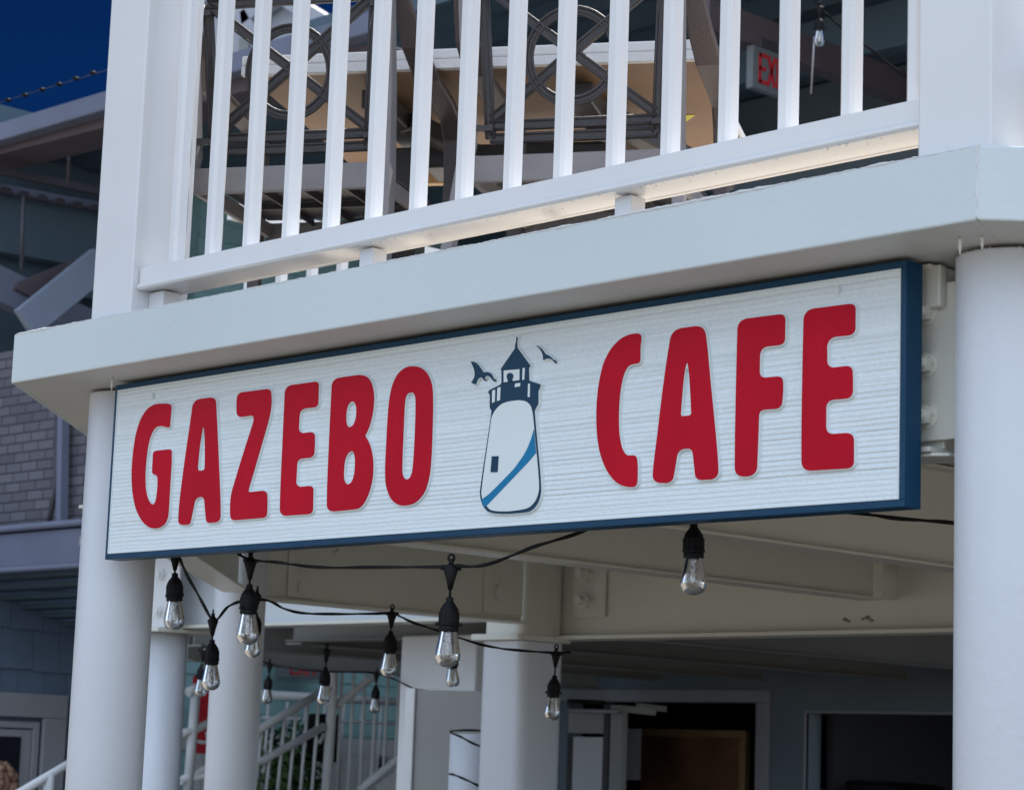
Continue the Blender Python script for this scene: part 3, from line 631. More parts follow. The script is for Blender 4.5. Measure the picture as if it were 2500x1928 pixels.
# ------------------------------------------------------------------ string lights
def cable(name, pts, r, label, group='black string light cables'):
    P_ = [np.array(p, float) for p in pts]; out = []
    for i in range(len(P_)-1):       # smooth with a Catmull-Rom curve
        p0 = P_[max(i-1, 0)]; p1 = P_[i]; p2 = P_[i+1]; p3 = P_[min(i+2, len(P_)-1)]
        for j in range(8):
            t_ = j/8; out.append(.5*((2*p1)+(-p0+p2)*t_+(2*p0-5*p1+4*p2-p3)*t_*t_+(-p0+3*p1-3*p2+p3)*t_**3))
    out.append(P_[-1]); mb = MB(); mb.tube(out, r, 8)
    # second wire twisted round the first
    tw = []
    for i, p_ in enumerate(out):
        a_ = i*.55; tw.append(p_+np.array((0, 0, 1))*math.sin(a_)*r*1.2+np.array((.7, .7, 0))*math.cos(a_)*r*1.2)
    mb.tube(tw, r*.8, 6)
    return tag(mb.build(name, 'black'), label, 'cable', group)
def bulb_proto(loc, label, up=.075, tilt=(0, 0)):
    """origin at the neck of the socket; connector above"""
    t = thing('string_bulb', label, 'light bulb', loc, random.uniform(0, 6), 'string lights hung under the deck')
    t.rotation_euler = (tilt[0], tilt[1], t.rotation_euler[2])
    so_ = MB(); so_.lathe([(r_, z_*.79 if z_ < 0 else z_) for r_, z_ in [(.0045, .006), (.0075, .004), (.0075, -.004), (.0125, -.012), (.0175, -.022), (.0195, -.034), (.0195, -.056), (.0215, -.058), (.0215, -.063), (.0185, -.065), (.0195, -.068), (.0195, -.076), (.017, -.078)]], 32)
    for i in range(12):
        a_ = 2*PI*i/12; so_.bar((math.cos(a_)*.0193, math.sin(a_)*.0193, -.024), (math.cos(a_)*.0193, math.sin(a_)*.0193, -.045), .004, .0022, up=(math.cos(a_), math.sin(a_), 0))
    for a_ in (0, PI): so_.box(math.cos(a_)*.0235-.003, math.cos(a_)*.0235+.003, -.003, .003, -.051, -.044)
    so_.build('socket', 'black', t, bevel=.0006)
    gl = MB(); out_ = [(.0160, -.0785), (.0172, -.086), (.0190, -.098), (.0212, -.112), (.0234, -.126), (.0243, -.137), (.0234, -.148), (.0200, -.158), (.0135, -.1645), (.005, -.1675), (.0002, -.168)]
    out_ = [(r_*1.02, -.0615+(z_+.0785)*.768) for r_, z_ in out_]
    inn_ = [(max(.0001, r-.0017), z+(.0017 if z < -.114 else 0)) for r, z in out_][::-1]
    gl.lathe(out_+inn_, 32, cap=False); gl.build('glass', 'glass', t)
    co = MB(); co.lathe([(.0085, -.062), (.0075, -.069), (.0060, -.071), (.0060, -.104), (.003, -.109), (.0001, -.110)], 10)
    for i in range(16):      # LED beads
        a_ = i*2.4; z = -.073-(i % 8)*.0044; c_ = (math.cos(a_)*.0072, math.sin(a_)*.0072, z); co.lathe([(.0002, -.0022), (.0022, 0), (.0002, .0022)], 6, c_, cap=False)
    co.build('led_core', 'inner', t)
    cn = MB(); cn.tube([(0, 0, .004), (0, 0, up-.04)], .0026, 8)
    cn.lathe([(.0045, up-.046), (.0080, up-.030), (.0150, up-.006), (.0105, up), (.0050, up+.006)], 12); cn.tube([(-.020, 0, up-.003), (.020, 0, up-.003)], .0052, 8)
    cn.tube([(0, 0, up), (0, .0, up+.014)], .0050, 8); cn.tube([(.006*math.cos(i/8*2*PI), 0, up+.016+.007*math.sin(i/8*2*PI)) for i in range(9)], .0024, 6)
    cn.build('hanger', 'black', t)
    return t
# (socket neck px, py, distance, label, connector height)
BL = [
 (1694, 1283, 4.40, 'lone bulb hanging under the word CAFE', .055),
 (427, 1404, 5.55, 'bulb nearest the left column, just under the sign edge', .058),
 (609, 1432, 5.25, 'large bulb in front of the slim column, touching the sign edge above', .062),
 (518, 1566, 6.30, 'lowest bulb on the left, at the V of the cable', .062),
 (1098, 1464, 4.55, 'largest bulb hanging in the open under the lighthouse', .066),
 (954, 1544, 6.95, 'bulb under the beam bolt between the slim column and the largest bulb', .060),
 (624, 1499, 7.0, 'bulb half hidden behind the one touching the sign edge', .060),
 (1104, 1590, 8.6, 'small bulb mostly hidden behind the largest bulb', .060),
 (1354, 1652, 7.1, 'bulb in front of the dark side of the square pillar', .075),
 (656, 1651, 11.2, 'small bulb in front of the mint wall just right of the slim column', .062),
 (795, 1631, 8.4, 'bulb above the stair railing, middle of the small three', .066),
 (918, 1674, 11.2, 'small bulb right end of the stair railing cable', .062),
 (494, 1622, 9.6, 'tiny bulb peeking out left of the slim column', .062),
]
hook = {}
for px, py, d, lab, up in BL:
    p = atD(px, py, d); b = bulb_proto(tuple(p), lab, up, (random.uniform(-.05, .05), random.uniform(-.05, .05))); hook[px] = p+np.array((0, 0, up))
def H(px): return hook[px]
cable('light_cable', [atD(436, 1362, 5.5), atD(470, 1425, 5.75), H(518)+np.array((0, 0, -.004)), atD(560, 1478, 6.4), atD(640, 1462, 6.55), atD(700, 1487, 6.7), atD(790, 1499, 6.8), H(954)], .0030, 'cable dipping in a V left of the slim column and on to the beam bolt')
cable('light_cable', [H(954), atD(1010, 1518, 6.9), atD(1120, 1556, 6.95), atD(1240, 1585, 7.0), H(1354), atD(1394, 1592, 7.15)], .0030, 'cable sloping down across the face of the square pillar')
cable('light_cable', [atD(580, 1352, 5.25), H(609), atD(700, 1376, 5.1), atD(850, 1386, 4.9), H(1098)], .0026, 'nearly level cable pair from the sign edge to the largest bulb')
cable('light_cable', [H(1098), atD(1180, 1378, 4.55), atD(1320, 1330, 4.5), atD(1440, 1290, 4.48)], .0026, 'cable pair rising from the largest bulb to the sign bottom')
cable('light_cable', [atD(2060, 1250, 4.6), atD(2180, 1262, 4.6), atD(2340, 1279, 4.7)], .0030, 'short cable between the sign corner and the right column')
cable('light_cable', [H(656)+np.array((-.1, 0, .03)), H(656), atD(740, 1634, 10.6), atD(860, 1640, 11), H(918), atD(980, 1665, 10.8), atD(1034, 1685, 10.5), atD(1180, 1696, 10.3)], .0030, 'thin cable along the walkway beam to the grey panel top')
cable('light_cable', [atD(1175, 1783, 9.5), atD(1100, 1784, 9.6), atD(1135, 1803, 9.5), atD(1175, 1822, 9.5)], .0035, 'cable wrapped round the hidden white column left of the square pillar')

# ------------------------------------------------------------------ background: wall M (plane X = -13), right wall (plane Y = 12)
XM, YW = -13.0, 12.0
mw = thing('mint_wall', 'mint green lap siding wall behind the white stairs', 'wall')
mb = MB(); z = 0
while z < 6.2:
    mb.add([(XM+.022, 9.35, z), (XM+.022, YW, z), (XM+.004, YW, z+.125), (XM+.004, 9.35, z+.125), (XM+.004, 9.35, z), (XM+.004, YW, z)], [(0, 1, 2, 3), (0, 4, 5, 1)]); z += .125
mb.box(XM-.2, XM, 9.35, YW, 0, 6.2); mb.build('siding', 'mint', mw)
MB().box(XM+.03, XM+.07, 9.4, YW-.05, 1.62, 1.74).build('trim_band', 'white', mw)
MB().box(XM+.024, XM+.03, 9.6, 11.9, 0, 1.25).build('window_glass', 'glassdark', mw)
for y in (9.55, 10.35, 10.55, 11.2, 11.85): MB().box(XM+.031, XM+.06, y-.04, y+.04, 0, 1.62).build('window_frame', 'white', mw)
MB().box(XM+.031, XM+.06, 9.6, 11.85, 1.2, 1.62).build('window_header', 'white', mw)
sw = thing('shingle_wall', 'dusky blue shingle wall with a white framed door at the left', 'wall')
mb = MB(); z = 0; row = 0
while z < 3.0:
    y = 5.8+(row % 2)*.09
    while y < 9.34:
        wd = random.uniform(.12, .24); y2 = min(y+wd, 9.34); dz = random.uniform(-.008, .008)
        mb.add([(XM+.030, y+.004, z+dz), (XM+.030, y2, z+dz), (XM+.008, y2, z+.27), (XM+.008, y+.004, z+.27), (XM+.002, y+.004, z+dz), (XM+.002, y2, z+dz)], [(0, 1, 2, 3), (0, 4, 5, 1), (0, 3, 4), (1, 5, 2)])
        y = y2
    z += .26; row += 1
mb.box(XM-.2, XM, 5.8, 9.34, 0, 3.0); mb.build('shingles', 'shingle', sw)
dr = MB(); 
y1 = atX(153, 1700, XM)[1]; zt1 = atX(100, 1694, XM)[2]
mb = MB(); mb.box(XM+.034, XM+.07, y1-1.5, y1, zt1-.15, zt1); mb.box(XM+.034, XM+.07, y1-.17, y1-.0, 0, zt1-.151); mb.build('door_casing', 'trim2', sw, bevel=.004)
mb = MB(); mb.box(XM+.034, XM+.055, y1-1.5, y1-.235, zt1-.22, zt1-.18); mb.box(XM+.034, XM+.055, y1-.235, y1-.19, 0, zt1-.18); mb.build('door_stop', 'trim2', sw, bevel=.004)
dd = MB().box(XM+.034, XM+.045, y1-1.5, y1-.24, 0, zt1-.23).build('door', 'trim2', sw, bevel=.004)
yg = atX(42, 1800, XM)[1]; zg = atX(30, 1797, XM)[2]
MB().box(XM+.046, XM+.050, yg-1.0, yg, .9, zg).build('door_glass', 'glassdark', dd)

# gallery storey above the shingle wall: gutter, sloped boards, brick, beams
gl = thing('neighbour_building', 'dim neighbouring building with painted brick, exposed beams and brown eaves', 'building')
YB = 7.6; XB0 = atY(0, 1200, YB)[0]-3; XB1 = atY(222, 1100, YB)[0]+.6
zb0 = atY(100, 1285, YB)[2]; zb1 = atY(60, 850, YB)[2]
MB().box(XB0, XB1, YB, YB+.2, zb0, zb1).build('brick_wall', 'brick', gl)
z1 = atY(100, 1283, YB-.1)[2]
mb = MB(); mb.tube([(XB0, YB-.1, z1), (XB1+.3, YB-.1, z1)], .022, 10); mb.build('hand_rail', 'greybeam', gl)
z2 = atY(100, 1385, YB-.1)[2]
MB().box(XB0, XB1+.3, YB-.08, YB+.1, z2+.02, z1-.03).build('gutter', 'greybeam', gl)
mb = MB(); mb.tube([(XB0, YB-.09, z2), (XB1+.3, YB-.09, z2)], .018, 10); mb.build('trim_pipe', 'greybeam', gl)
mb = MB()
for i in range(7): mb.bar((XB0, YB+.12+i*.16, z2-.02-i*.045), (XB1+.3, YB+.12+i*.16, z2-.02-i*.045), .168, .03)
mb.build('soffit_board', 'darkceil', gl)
a = atY(150, 770, YB-.05); b = atY(122, 1290, YB-.05)
mb = MB(); mb.tube([atY(141, 1000, YB-.06), atY(136, 1190, YB-.06), atY(117, 1290, YB-.06)], .016, 8); mb.tube([atY(150, 800, YB-.06), atY(141, 1000, YB-.06)], .012, 8); mb.build('drain_pipe', 'rod', gl)
mb = MB(); mb.bar(atY(157, 900, YB-.06), atY(150, 1288, YB-.06), .05, .05, up=(0, 1, 0)); mb.build('corner_post', 'greybeam', gl)
MB().box(XB1-.42, XB1+.3, YB-.04, YB-.002, zb0, zb1-.1).build('corner_siding', 'shingle', gl)
# roof eave at the top left : fascia tube + brown soffit + corrugated ceiling
YE = 7.2
def eave(name, pya, pyb, Y, depth_, m, th):
    A = atY(0, pya, Y); Bp = atY(250, pyb, Y); d = (Bp-A); A2 = A-d*.6; B2 = Bp+d*2.2
    mb = MB(); h = np.array((0, 0, th)); dp = np.array((0, depth_, 0))
    mb.add([A2, B2, B2+dp, A2+dp, A2+h, B2+h, B2+dp+h, A2+dp+h], [(0, 3, 2, 1), (4, 5, 6, 7), (0, 1, 5, 4), (1, 2, 6, 5), (2, 3, 7, 6), (3, 0, 4, 7)])
    return mb.build(name, m, gl, bevel=.01)
eave('roof_edge', 343, 270, YE, .10, 'greybeam', .115)
eave('brown_eave', 376, 312, YE+.11, .30, 'brown', .09)
A = atY(120, 330, YE+.5)
mb = MB(); zc_ = A[2]+.12; n = 60
x0_, x1_ = -18.5, -10.4
vs = []; fs = []
for i in range(n+1):      # corrugated sheet, ribs run along X, spans back in Y
    y = YE+.45+i*.09; vs += [(x0_, y, zc_+.02*math.sin(i*PI/2)), (x1_, y, zc_+.02*math.sin(i*PI/2))]
for i in range(n): fs.append((2*i, 2*i+2, 2*i+3, 2*i+1))
mb.add(vs, fs); sh = mb.build('corrugated_ceiling', 'darkceil', gl)
md = sh.modifiers.new('t', 'SOLIDIFY'); md.thickness = .01
def ybeam(pa, pb, X, w_, h_, m, name='roof_beam', ext=1.5):
    a = atX(*pa, X); b = atX(*pb, X); d = b-a; a = a-d*.4; b = b+d*ext*.4
    mb = MB(); mb.bar(a, b, w_, h_); return mb.build(name, m, gl, bevel=.004)
ybeam((0, 418), (235, 466), -12.4, .05, .05, 'rod', 'tie_rod')
ybeam((0, 540), (235, 585), -12.9, .12, .42, 'darkceil')
ybeam((10, 462), (235, 503), -12.8, .06, .05, 'greybeam', 'beam_flange')
mb = MB()
for i in range(7):
    c_ = atX(12+i*43.5, 467+i*8.7, -12.70); 
    vs = [(c_[0], c_[1]-.055, c_[2]-.02), (c_[0], c_[1]+.055, c_[2]-.02), (c_[0], c_[1]+.02, c_[2]+.02), (c_[0], c_[1]-.02, c_[2]+.02)]
    mb.add(vs+[(v[0]+.03, v[1], v[2]) for v in vs], [(4, 5, 6, 7), (0, 4, 7, 3), (1, 2, 6, 5), (3, 7, 6, 2), (0, 1, 5, 4)])
mb.build('rib_gap', 'rod', gl)
ybeam((0, 640), (235, 684), -13.1, .1, .28, 'darkceil')
ybeam((0, 700), (200, 795), -12.6, .12, .22, 'greybeam', 'rafter', .4)
mb = MB(); mb.bar(atX(60, 790, -12.2), atX(245, 640, -12.2), .06, .20); mb.build('diagonal_brace', 'brace', gl, bevel=.005)
mb = MB(); q = [atX(45, 690, -12.5), atX(235, 612, -12.5), atX(120, 745, -12.5), atX(40, 705, -12.5)]
mb.add([tuple(v) for v in q]+[tuple(v+np.array((-.05, 0, 0))) for v in q], [(0, 1, 2, 3), (7, 6, 5, 4), (0, 4, 5, 1), (1, 5, 6, 2), (2, 6, 7, 3), (3, 7, 4, 0)]); mb.build('brown_gusset', 'brown', gl)
for (pa, pb) in (((169, 355), (166, 455)), ((58, 480), (52, 640)), ((57, 590), (52, 660))):
    mb = MB(); mb.tube([atX(*pa, -12.1), atX(*pb, -12.1)], .011, 8); mb.build('hanger_rod', 'rod', gl)
MB().box(-18, -13.3, 7.9, 12, z2+.3, zc_+.3).build('back_wall', 'darkceil', gl)
# droplet lights hung in a row against the sky
for i in range(6):
    c_ = atY(20+i*41.4, 245-i*12.4-(.6*i*i)*.3, 6.6); mb = MB(); mb.lathe([(.0005, .011), (.012, .008), (.021, 0), (.012, -.008), (.0005, -.010)], 16)
    o = mb.build('roof_lamp', 'black'); o.location = c_; tag(o, ['leftmost', 'second from left', 'third from left', 'third from right', 'second from right', 'rightmost'][i]+' of the six small dark lamps in a row against the sky', 'lamp', 'row of dark lamps against the sky')
mb = MB(); mb.tube([atY(-60, 268, 6.6), atY(300, 160, 6.6)], .0018, 5); tag(mb.build('lamp_wire', 'rod'), 'very thin wire carrying the row of dark lamps against the sky', 'wire')

# lower stair at the far left
def stair_rail(name, a, b, r, label, n_pick=0, drop=.8, lower=None):
    t = thing(name, label, 'stair railing'); mb = MB(); mb.tube([a, b], r, 12); mb.build('hand_rail', 'white', t)
    if lower is not None:
        mb = MB(); mb.tube([a-np.array((0, 0, lower)), b-np.array((0, 0, lower))], r*.9, 12); mb.build('lower_rail', 'white', t)
    for i in range(n_pick):
        q = lerp(a, b, (i+.5)/n_pick); mb = MB(); mb.tube([q, q-np.array((0, 0, drop))], .011, 8); mb.build('picket', 'white', t)
    return t
a = atX(20, 1950, -10.5); b = atX(230, 1827, -10.5)
t = stair_rail('stair_railing', a, b, .022, 'white pipe railing at the bottom left corner')
mb = MB(); q = lerp(a, b, .47); mb.tube([q, q-np.array((0, 0, 1.2))], .028, 12); mb.build('rail_post', 'white', t)
# stairs in the middle : two rails and pickets in front of the mint wall
XS = -11.6
st = thing('white_staircase', 'white steel staircase with round rails and pickets behind the slim column', 'stairs')
def SP(px, py, X=XS): return atX(px, py, X)
def tb(name, pts, r, n=12): mb = MB(); mb.tube(pts, r, n); return mb.build(name, 'white', st)
tb('hand_rail', [SP(560, 1823), SP(800, 1680)], .026); tb('hand_rail', [SP(820, 1722), SP(920, 1644), SP(1100, 1500)], .024)
tb('lower_rail', [SP(460, 1900), SP(640, 1856), SP(790, 1772)], .026); tb('lower_rail', [SP(440, 1790), SP(470, 1783), SP(560, 1740)], .026)
tb('lower_rail', [SP(875, 1930), SP(1010, 1820), SP(1120, 1735)], .026)
tb('lower_rail', [SP(440, 1905), SP(560, 1848)], .026)
tb('newel_post', [SP(815, 1600), SP(812, 1700), SP(796, 1935)], .033); tb('newel_post', [SP(478, 1690), SP(458, 1935)], .030)
tb('hand_rail', [SP(458, 1690), SP(478, 1678), SP(540, 1676)], .028)
for i in range(13):
    px = 640+i*28+(4 if i > 5 else 0)
    if abs(px-806) < 10: continue
    py = 1690-(px-795)*.58 if px < 812 else 1560
    if px < 812: py = 1823-(px-560)*.596
    tb('picket', [SP(px, py), SP(px-19, 1935)], .0105, 8)
for i in range(9):
    px = 656+i*46; tb('picket', [SP(px, 1712, XS-.9), SP(px-15, 1935, XS-.9)], .011, 8)
tb('landing_rail', [SP(640, 1694, XS-.9), SP(1010, 1714, XS-.9)], .028)
mb = MB(); mb.bar(SP(930, 1960), SP(1080, 1850), .05, .26); mb.build('stringer', 'white', st)
tb('landing_rail', [SP(640, 1750, XS-.9), SP(1010, 1768, XS-.9)], .012)
# hook handle shapes on the rail ends
tb('rail_hook', [SP(505, 1785), SP(508, 1805), SP(498, 1812), SP(480, 1808)], .012, 8); tb('rail_hook', [SP(790, 1790), SP(780, 1812), SP(770, 1805)], .012, 8)

# text helper for the EXIT signs
def glyphs(word, h, w_, gap, stroke):
    G = {'E': [[(0, 0), (0, 1)], [(0, 1), (1, 1)], [(0, .5), (.8, .5)], [(0, 0), (1, 0)]], 'X': [[(0, 0), (1, 1)], [(0, 1), (1, 0)]], 'I': [[(.5, 0), (.5, 1)]], 'T': [[(0, 1), (1, 1)], [(.5, 0), (.5, 1)]],
         'S': [[(1, 1), (0, 1)], [(0, 1), (0, .5)], [(0, .5), (1, .5)], [(1, .5), (1, 0)], [(1, 0), (0, 0)]]}
    out = []; x = 0
    for ch in word:
        cw = w_*(.35 if ch == 'I' else 1)
        for (p_, q_) in G[ch]: out.append(((x+p_[0]*cw, p_[1]*h), (x+q_[0]*cw, q_[1]*h)))
        x += cw+gap
    return out, x-gap
def exit_sign(name, centre, label, size, box_d=.10):
    """faces +X; text runs along +Y"""
    t = thing(name, label, 'exit sign', tuple(centre)); W_, H_ = size
    mb = MB(); mb.box(-box_d, 0, -W_/2, W_/2, -H_/2, H_/2); mb.build('housing', 'housing', t, bevel=.006)
    segs, tw_ = glyphs('EXIT', H_*.62, W_*.15, W_*.055, .02)
    mb = MB()
    for (p_, q_) in segs:
        a = (.003, -tw_/2+p_[0], -H_*.31+p_[1]); b = (.003, -tw_/2+q_[0], -H_*.31+q_[1]); d = unit(np.array(b)-np.array(a))*H_*.04
        mb.bar(np.array(a)-d, np.array(b)+d, .004 if False else H_*.085, .004, up=(1, 0, 0))
    mb.build('lettering', 'red2', t)
    return t
exit_sign('exit_sign', atX(742, 1626, -12.7), 'lower red on white EXIT sign half hidden by the walkway beam', (.34, .17))
up_c = atX(1888, 178, -8.3)
es = exit_sign('exit_sign', up_c, 'upper EXIT sign with red letters seen between the right balusters', (.36, .25), .05)
mb = MB(); mb.box(-.08, -.01, -.10, .16, .13, .19); mb.build('mounting_box', 'rod', es, bevel=.01)
# red notices by the stairs
mb = MB().box(0, .02, -.12, .12, -.25, .25); o = mb.build('red_notice', 'red2'); o.location = atX(502, 1745, -12.6); tag(o, 'red notice board seen between the farther column and the slim column', 'notice')
mb = MB().box(0, .03, -.02, .02, -.22, .22); o = mb.build('fire_pipe', 'red2'); o.location = atX(1000, 1795, -11.2); tag(o, 'narrow upright red strip left of the grey panel', 'pipe')
# black bracket lamp on wall M
mb = MB(); mb.box(0, .1, -.10, .12, -.16, .16); o = mb.build('wall_box', 'black', bevel=.02); o.location = atX(775, 1800, -12.4); tag(o, 'black wall box behind the stair pickets', 'box')
# shrub seen through the pickets
def shrub(c, rad, n, label):
    mb = MB()
    for i in range(n):
        d = unit(np.random.RandomState(i).normal(size=3)); r = rad*random.uniform(.3, 1); p_ = np.array(c)+d*np.array((r, r, r*1.3)); u = unit(np.random.RandomState(i+999).normal(size=3)); v = np.cross(d, u); l = random.uniform(.03, .06)
        mb.add([p_-u*l, p_+v*l*.5, p_+u*l, p_-v*l*.5], [(0, 1, 2, 3)])
    t = thing('potted_shrub', label, 'shrub'); mb.build('leaves', 'leaf', t)
    mb = MB(); mb.tube([(c[0], c[1], 0), tuple(c)], .02, 6); mb.build('stem', 'hair', t)
shrub(tuple(atX(700, 1880, -12.5)), .28, 500, 'dim green shrub behind the stair pickets')

# grey panel, hidden column with dark wrap
pa = atD(1022, 1683, 10.2); pb = atD(1190, 1690, 10.1)
gp = thing('grey_panel', 'tall flat grey panel with pale edge left of the square pillar', 'panel')
d_ = unit((pb-pa)[:2]); zt2 = pa[2]
mb = MB(); mb.bar((*(pa[:2]), zt2/2), (*(pa[:2]+d_*.33), zt2/2), .05, zt2); mb.build('board', 'grey', gp, bevel=.004)
mb = MB(); mb.bar((*(pa[:2]-d_*.045), zt2/2), (*(pa[:2]-d_*.002), zt2/2), .08, zt2+.01); mb.build('pale_edge', 'white', gp, bevel=.004)
p = atD(1152, 1850, 9.7)
hc = thing('short_column', 'round off white column partly hidden by the square pillar, below a thin cable', 'column', (p[0], p[1], 0))
MB().lathe([(.094, 0), (.094, atD(1110, 1790, 9.7)[2])], 40).build('pipe', 'col', hc)
cq = atD(1090, 1860, 8.66); cable('light_cable', [atD(1096, 1888, 9.58), atD(1130, 1898, 9.55), atD(1180, 1925, 9.6)], .0035, 'lower cable loop on the hidden column left of the square pillar')
up2 = atD(1110, 1655, 11.0)
hb = thing('pale_pier', 'pale square pier above the grey panel under the walkway beams', 'pier', (up2[0], up2[1], 0))
MB().box(-.22, .30, -.15, .15, 0, 2.18).build('shaft', 'white', hb, bevel=.01)

# right wall (plane Y = 12) with opening, casing and service window
rw = thing('right_wall', 'dim mint wall with a white cased doorway and a dark service window', 'wall')
xa, xb = atY(1450, 1700, YW)[0], atY(1874, 1700, YW)[0]; ztp = atY(1660, 1683, YW)[2]; cw = .11
xi0, xi1 = xa-.25, atY(1851, 1800, YW)[0]; zi = atY(1660, 1713, YW)[2]
xw0 = atY(1968, 1850, YW)[0]; zw = atY(2100, 1741, YW)[2]; xw1 = xw0+2.4
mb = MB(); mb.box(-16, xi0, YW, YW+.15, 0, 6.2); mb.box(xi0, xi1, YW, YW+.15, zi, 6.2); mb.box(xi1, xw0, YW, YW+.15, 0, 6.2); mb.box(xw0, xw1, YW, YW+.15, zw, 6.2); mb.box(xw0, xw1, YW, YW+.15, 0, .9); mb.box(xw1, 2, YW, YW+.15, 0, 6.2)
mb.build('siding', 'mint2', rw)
mb = MB(); mb.box(xi0-.1, xi1+cw, YW-.03, YW-.002, zi, ztp); mb.box(xi1, xi1+cw, YW-.03, YW-.002, 0, zi-.001); mb.build('door_casing', 'trim2', rw, bevel=.004)
mb = MB(); mb.box(xw0-.015, xw0, YW-.01, YW+.02, .9, zw+.015); mb.box(xw0, xw1, YW-.01, YW+.02, zw, zw+.015); mb.build('window_frame', 'trim2', rw)
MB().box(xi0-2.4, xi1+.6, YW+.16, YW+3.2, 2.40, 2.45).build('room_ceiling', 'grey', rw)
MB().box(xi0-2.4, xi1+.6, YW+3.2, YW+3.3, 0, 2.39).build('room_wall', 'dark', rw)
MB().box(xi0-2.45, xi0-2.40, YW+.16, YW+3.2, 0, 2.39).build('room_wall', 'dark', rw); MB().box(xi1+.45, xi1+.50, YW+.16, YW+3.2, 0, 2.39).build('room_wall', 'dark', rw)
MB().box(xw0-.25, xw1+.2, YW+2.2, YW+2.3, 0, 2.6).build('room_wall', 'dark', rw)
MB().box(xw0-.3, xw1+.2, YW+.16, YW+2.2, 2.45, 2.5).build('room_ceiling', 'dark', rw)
# brown door standing inside
YD = YW+1.7; dx0, dx1 = atY(1565, 1800, YD)[0], atY(1822, 1800, YD)[0]; dz = atY(1700, 1780, YD)[2]
bd = thing('brown_door', 'brown wooden door inside the dim doorway', 'door')
MB().box(dx0, dx1-.06, YD, YD+.05, 0, dz-.06).build('leaf', 'doorwood', bd, bevel=.004)
mb = MB(); mb.box(dx0-.02, dx1, YD-.01, YD+.05, dz-.059, dz); mb.box(dx1-.059, dx1, YD-.01, YD+.05, 0, dz-.06); mb.build('door_frame', 'woodedge', bd, bevel=.004)
# open glazed door leaf on the left of the opening
gd = thing('glazed_door', 'open grey framed door with a pale glazed pane right of the square pillar', 'door')
YG = 10.8
def qb(name, p0, p1, Y, th, m, par): a = atY(*p0, Y); b = atY(*p1, Y); return MB().box(a[0], b[0], Y, Y+th, b[2], a[2]).build(name, m, par, bevel=.003)
qb('top_rail', (1388, 1736), (1474, 1790), YG, .04, 'grey', gd); qb('pane', (1398, 1797), (1470, 1960), YG, .02, 'paper', gd)
qb('stile', (1385, 1797), (1396, 1960), YG, .04, 'bracket', gd); qb('stile', (1488, 1720), (1514, 1960), YG, .05, 'grey', gd); qb('stile', (1474, 1715), (1486, 1960), YG, .03, 'bracket', gd)
mb = MB(); mb.tube([atY(1388, 1733, YG-.1), atY(1506, 1736, YG-.1)], .012, 8); mb.build('push_bar', 'trim2', gd)
mb = MB(); mb.tube([atY(1388, 1710, YG-.05), atY(1474, 1714, YG-.05)], .014, 8); mb.build('seal', 'black', gd)
mb = MB(); mb.bar(atY(1512, 1728, YG), atY(1600, 1738, YG+.2), .03, .04); mb.bar(atY(1555, 1722, YG+.1), atY(1625, 1730, YG+.3), .03, .035); mb.build('door_closer', 'grey', gd)
nb = MB().box(-.13, .13, 0, .01, -.19, .19).build('posted_notice', 'paper'); nb.location = atY(1532, 1840, YW+1.0); tag(nb, 'grey posted notice inside the doorway beside the brown door', 'notice')
# dark vehicle-like booth top in the service window
p = atY(2170, 1918, YW+.8)
bo = thing('dark_cabinet', 'black rounded cabinet top inside the dark service window', 'cabinet', (p[0], p[1], 0))
mb = MB(); zt3 = p[2]+.03
mb.prism([(-.55, 0), (.55, 0), (.55, zt3-.06), (.40, zt3-.01), (.1, zt3), (-.3, zt3-.005), (-.46, zt3-.03), (-.50, zt3-.09), (-.55, zt3-.10)], 0, .5)
o = mb.build('body', 'black', bo, bevel=.02); o.rotation_euler = (PI/2, 0, 0)
mb = MB(); mb.box(-.40, -.1, -.53, -.505, zt3-.07, zt3-.055); mb.build('handle', 'steel', bo)

# roof and structure above the walkway, seen through the balusters
up = thing('upper_pavilion', 'upper pavilion roof with dark corrugated ceiling behind the balusters', 'roof')
A = atZ(750, 105, 6.2); xA, yA = A[0], A[1]
mb = MB(); vs = []; fs = []; n = 90
for i in range(n+1):
    y = yA+i*.10; z = 6.2+.03*math.sin(i*PI/2); vs += [(xA, y, z), (xA+9, y, z)]
for i in range(n): fs.append((2*i, 2*i+2, 2*i+3, 2*i+1))
mb.add(vs, fs); o = mb.build('corrugated_ceiling', 'darkceil', up); md = o.modifiers.new('t', 'SOLIDIFY'); md.thickness = .012
MB().box(xA-.02, xA+9, yA-.06, yA-.01, 6.16, 6.32).build('eave_board', 'darkceil', up)
for y in (yA+1.6, yA+3.6, yA+5.4): MB().box(xA, xA+9, y, y+.14, 5.85, 6.14).build('beam', 'darkceil', up, bevel=.005)
for X in (xA+1.4, xA+3.2, xA+5.2): MB().box(X, X+.12, yA+.2, yA+8, 5.66, 5.84).build('beam', 'brown', up, bevel=.005)
MB().box(xA+.2, xA+9, yA+6.6, yA+6.7, 2.6, 6.15).build('wall', 'mint', up)
MB().box(xA+.2, xA+9, yA+6.5, yA+6.59, 4.6, 4.8).build('band', 'white', up)
for i in range(14): MB().box(xA+.6+i*.6, xA+.68+i*.6, yA+6.5, yA+6.58, 2.6, 4.6).build('mullion', 'white', up)
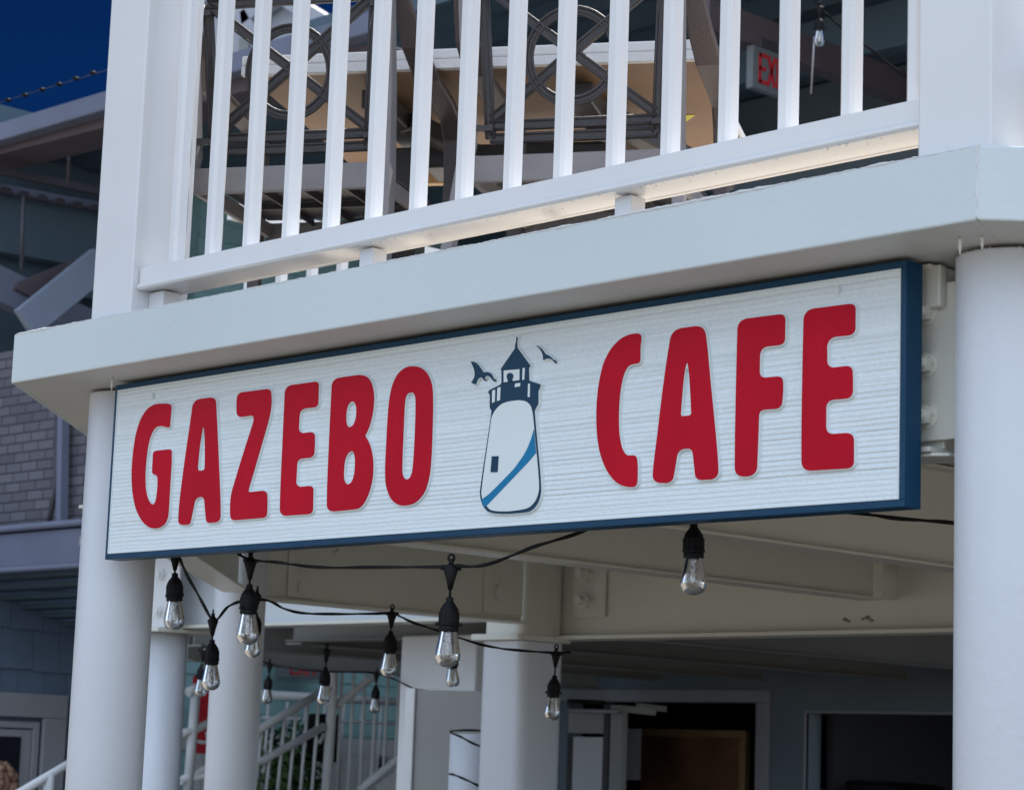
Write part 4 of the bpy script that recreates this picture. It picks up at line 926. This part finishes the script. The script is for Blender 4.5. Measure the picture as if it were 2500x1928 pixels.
# upper bulb and cord
p = atD(2001, 44, 10.3); bulb_proto(tuple(p), 'dim bulb between the two rightmost gaps of the railing', .05)
cable('light_cable', [atD(1960, -60, 10.3), p+np.array((0, 0, .05)), atD(2040, 55, 10.4), atD(2130, 125, 10.5), atD(2215, 190, 10.6)], .0045, 'cable sloping down past the bulb behind the right balusters')
mb = MB(); mb.tube([atD(1988, 92, 10.6), atD(1980, 230, 10.7)], .004, 8); tag(mb.build('hanging_cord', 'trim2'), 'pale thin cord hanging below the bulb behind the right balusters', 'cord')
# white gabled house beyond, against the sky
gh = thing('white_gable_house', 'white gabled house front against the deep blue sky behind the left balusters', 'house')
YG2 = 11.5
def G(px, py): q = atY(px, py, YG2); return (q[0], q[2])
def slab(name, pts, y0, y1, m): 
    return extrude_xz([G(*p_) for p_ in pts], [], y0, y1).build(name, m, gh)
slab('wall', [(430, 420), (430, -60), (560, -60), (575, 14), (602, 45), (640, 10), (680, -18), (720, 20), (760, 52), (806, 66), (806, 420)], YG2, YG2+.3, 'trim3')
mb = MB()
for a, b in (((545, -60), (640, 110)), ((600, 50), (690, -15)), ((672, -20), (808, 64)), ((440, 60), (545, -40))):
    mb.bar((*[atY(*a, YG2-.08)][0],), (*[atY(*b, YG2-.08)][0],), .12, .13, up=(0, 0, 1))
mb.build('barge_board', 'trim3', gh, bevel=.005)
slab('window', [(590, 95), (615, 98), (612, 150), (588, 150)], YG2-.03, YG2-.002, 'grey')
# strip of far structures visible below the table
fb = thing('far_pavilion', 'pale blue and green boarded structure visible under the deck table', 'building')
YF = 10.9
MB().box(-13.5, -3, YF, YF+.1, 2.6, 3.15).build('boarding', 'sill', fb)
for i, X in enumerate(np.arange(-12.5, -4, .62)): MB().box(X, X+.2, YF-.05, YF-.001, 2.6, 3.6).build('post', 'white' if i % 2 else 'mint', fb)
MB().box(-13.5, -3, YF-.08, YF-.051, 3.28, 3.36).build('cross_rail', 'greybeam', fb)

# ------------------------------------------------------------------ person at the left edge (only the head reaches into the picture)
def person():
    hd = atD(-8, 1918, 14.0); base = np.array((hd[0], hd[1], 0)); hz = hd[2]
    t = thing('person', 'person at the bottom left edge, only curly light brown hair in view', 'person', tuple(base), math.radians(-40))
    J = [(0, 0, .92), (0, 0, 1.12), (0, 0, 1.32), (0, .01, 1.42), (-.09, 0, .88), (-.10, .02, .48), (-.10, 0, .06), (.09, 0, .88), (.10, .02, .48), (.10, 0, .06), (-.18, 0, 1.34), (-.22, .02, 1.08), (-.22, -.06, .86), (.18, 0, 1.34), (.22, .02, 1.08), (.22, -.06, .86), (-.10, -.14, .03), (.10, -.14, .03)]
    Ed = [(0, 1), (1, 2), (2, 3), (0, 4), (4, 5), (5, 6), (0, 7), (7, 8), (8, 9), (2, 10), (10, 11), (11, 12), (2, 13), (13, 14), (14, 15), (6, 16), (9, 17)]
    Rr = [.14, .12, .14, .055, .09, .06, .045, .09, .06, .045, .065, .045, .03, .065, .045, .03, .035, .035]
    k = (hz-.0)/1.56
    me = bpy.data.meshes.new('body'); me.from_pydata([(x*k, y*k, z*k) for x, y, z in J], Ed, []); o = bpy.data.objects.new('body', me); COL.objects.link(o); o.parent = t
    sk = o.modifiers.new('skin', 'SKIN'); me.skin_vertices.new() if not me.skin_vertices else None
    for i, v in enumerate(me.skin_vertices[0].data): v.radius = (Rr[i], Rr[i]*.75); v.use_root = i == 0
    su = o.modifiers.new('s', 'SUBSURF'); su.levels = 1; su.render_levels = 2; me.materials.append(MT['cloth'])
    mb = MB(); mb.lathe([(.001, -.12), (.045, -.115), (.065, -.08), (.078, -.03), (.082, .02), (.078, .06), (.055, .1), (.001, .115)], 24, (0, 0, hz)); mb.tube([(0, 0, hz-.2), (0, 0, hz-.09)], .05, 12)
    mb.lathe([(.001, -.01), (.012, 0), (.001, .012)], 8, (0, -.088, hz-.02)); mb.lathe([(.001, -.02), (.014, 0), (.001, .02)], 8, (.083, 0, hz-.01)); mb.lathe([(.001, -.02), (.014, 0), (.001, .02)], 8, (-.083, 0, hz-.01))
    mb.build('head', 'skin', t)
    mb = MB()
    for i in range(90):
        rs = np.random.RandomState(i); d = unit(rs.normal(size=3)); 
        if d[1] < -.35 and d[2] < .45: continue
        if d[2] < -.5: continue
        c_ = np.array((0, .01, hz+.01))+d*np.array((.088, .095, .118)); r = .022+.014*rs.rand()
        mb.lathe([(.001, -r), (r*.8, -r*.5), (r, 0), (r*.8, r*.5), (.001, r)], 8, tuple(c_), cap=False)
    mb.build('hair', mat('curly_hair', (.30, .17, .11), .55, bump=.8, bscale=90, var=.5, vscale=60), t)
person()
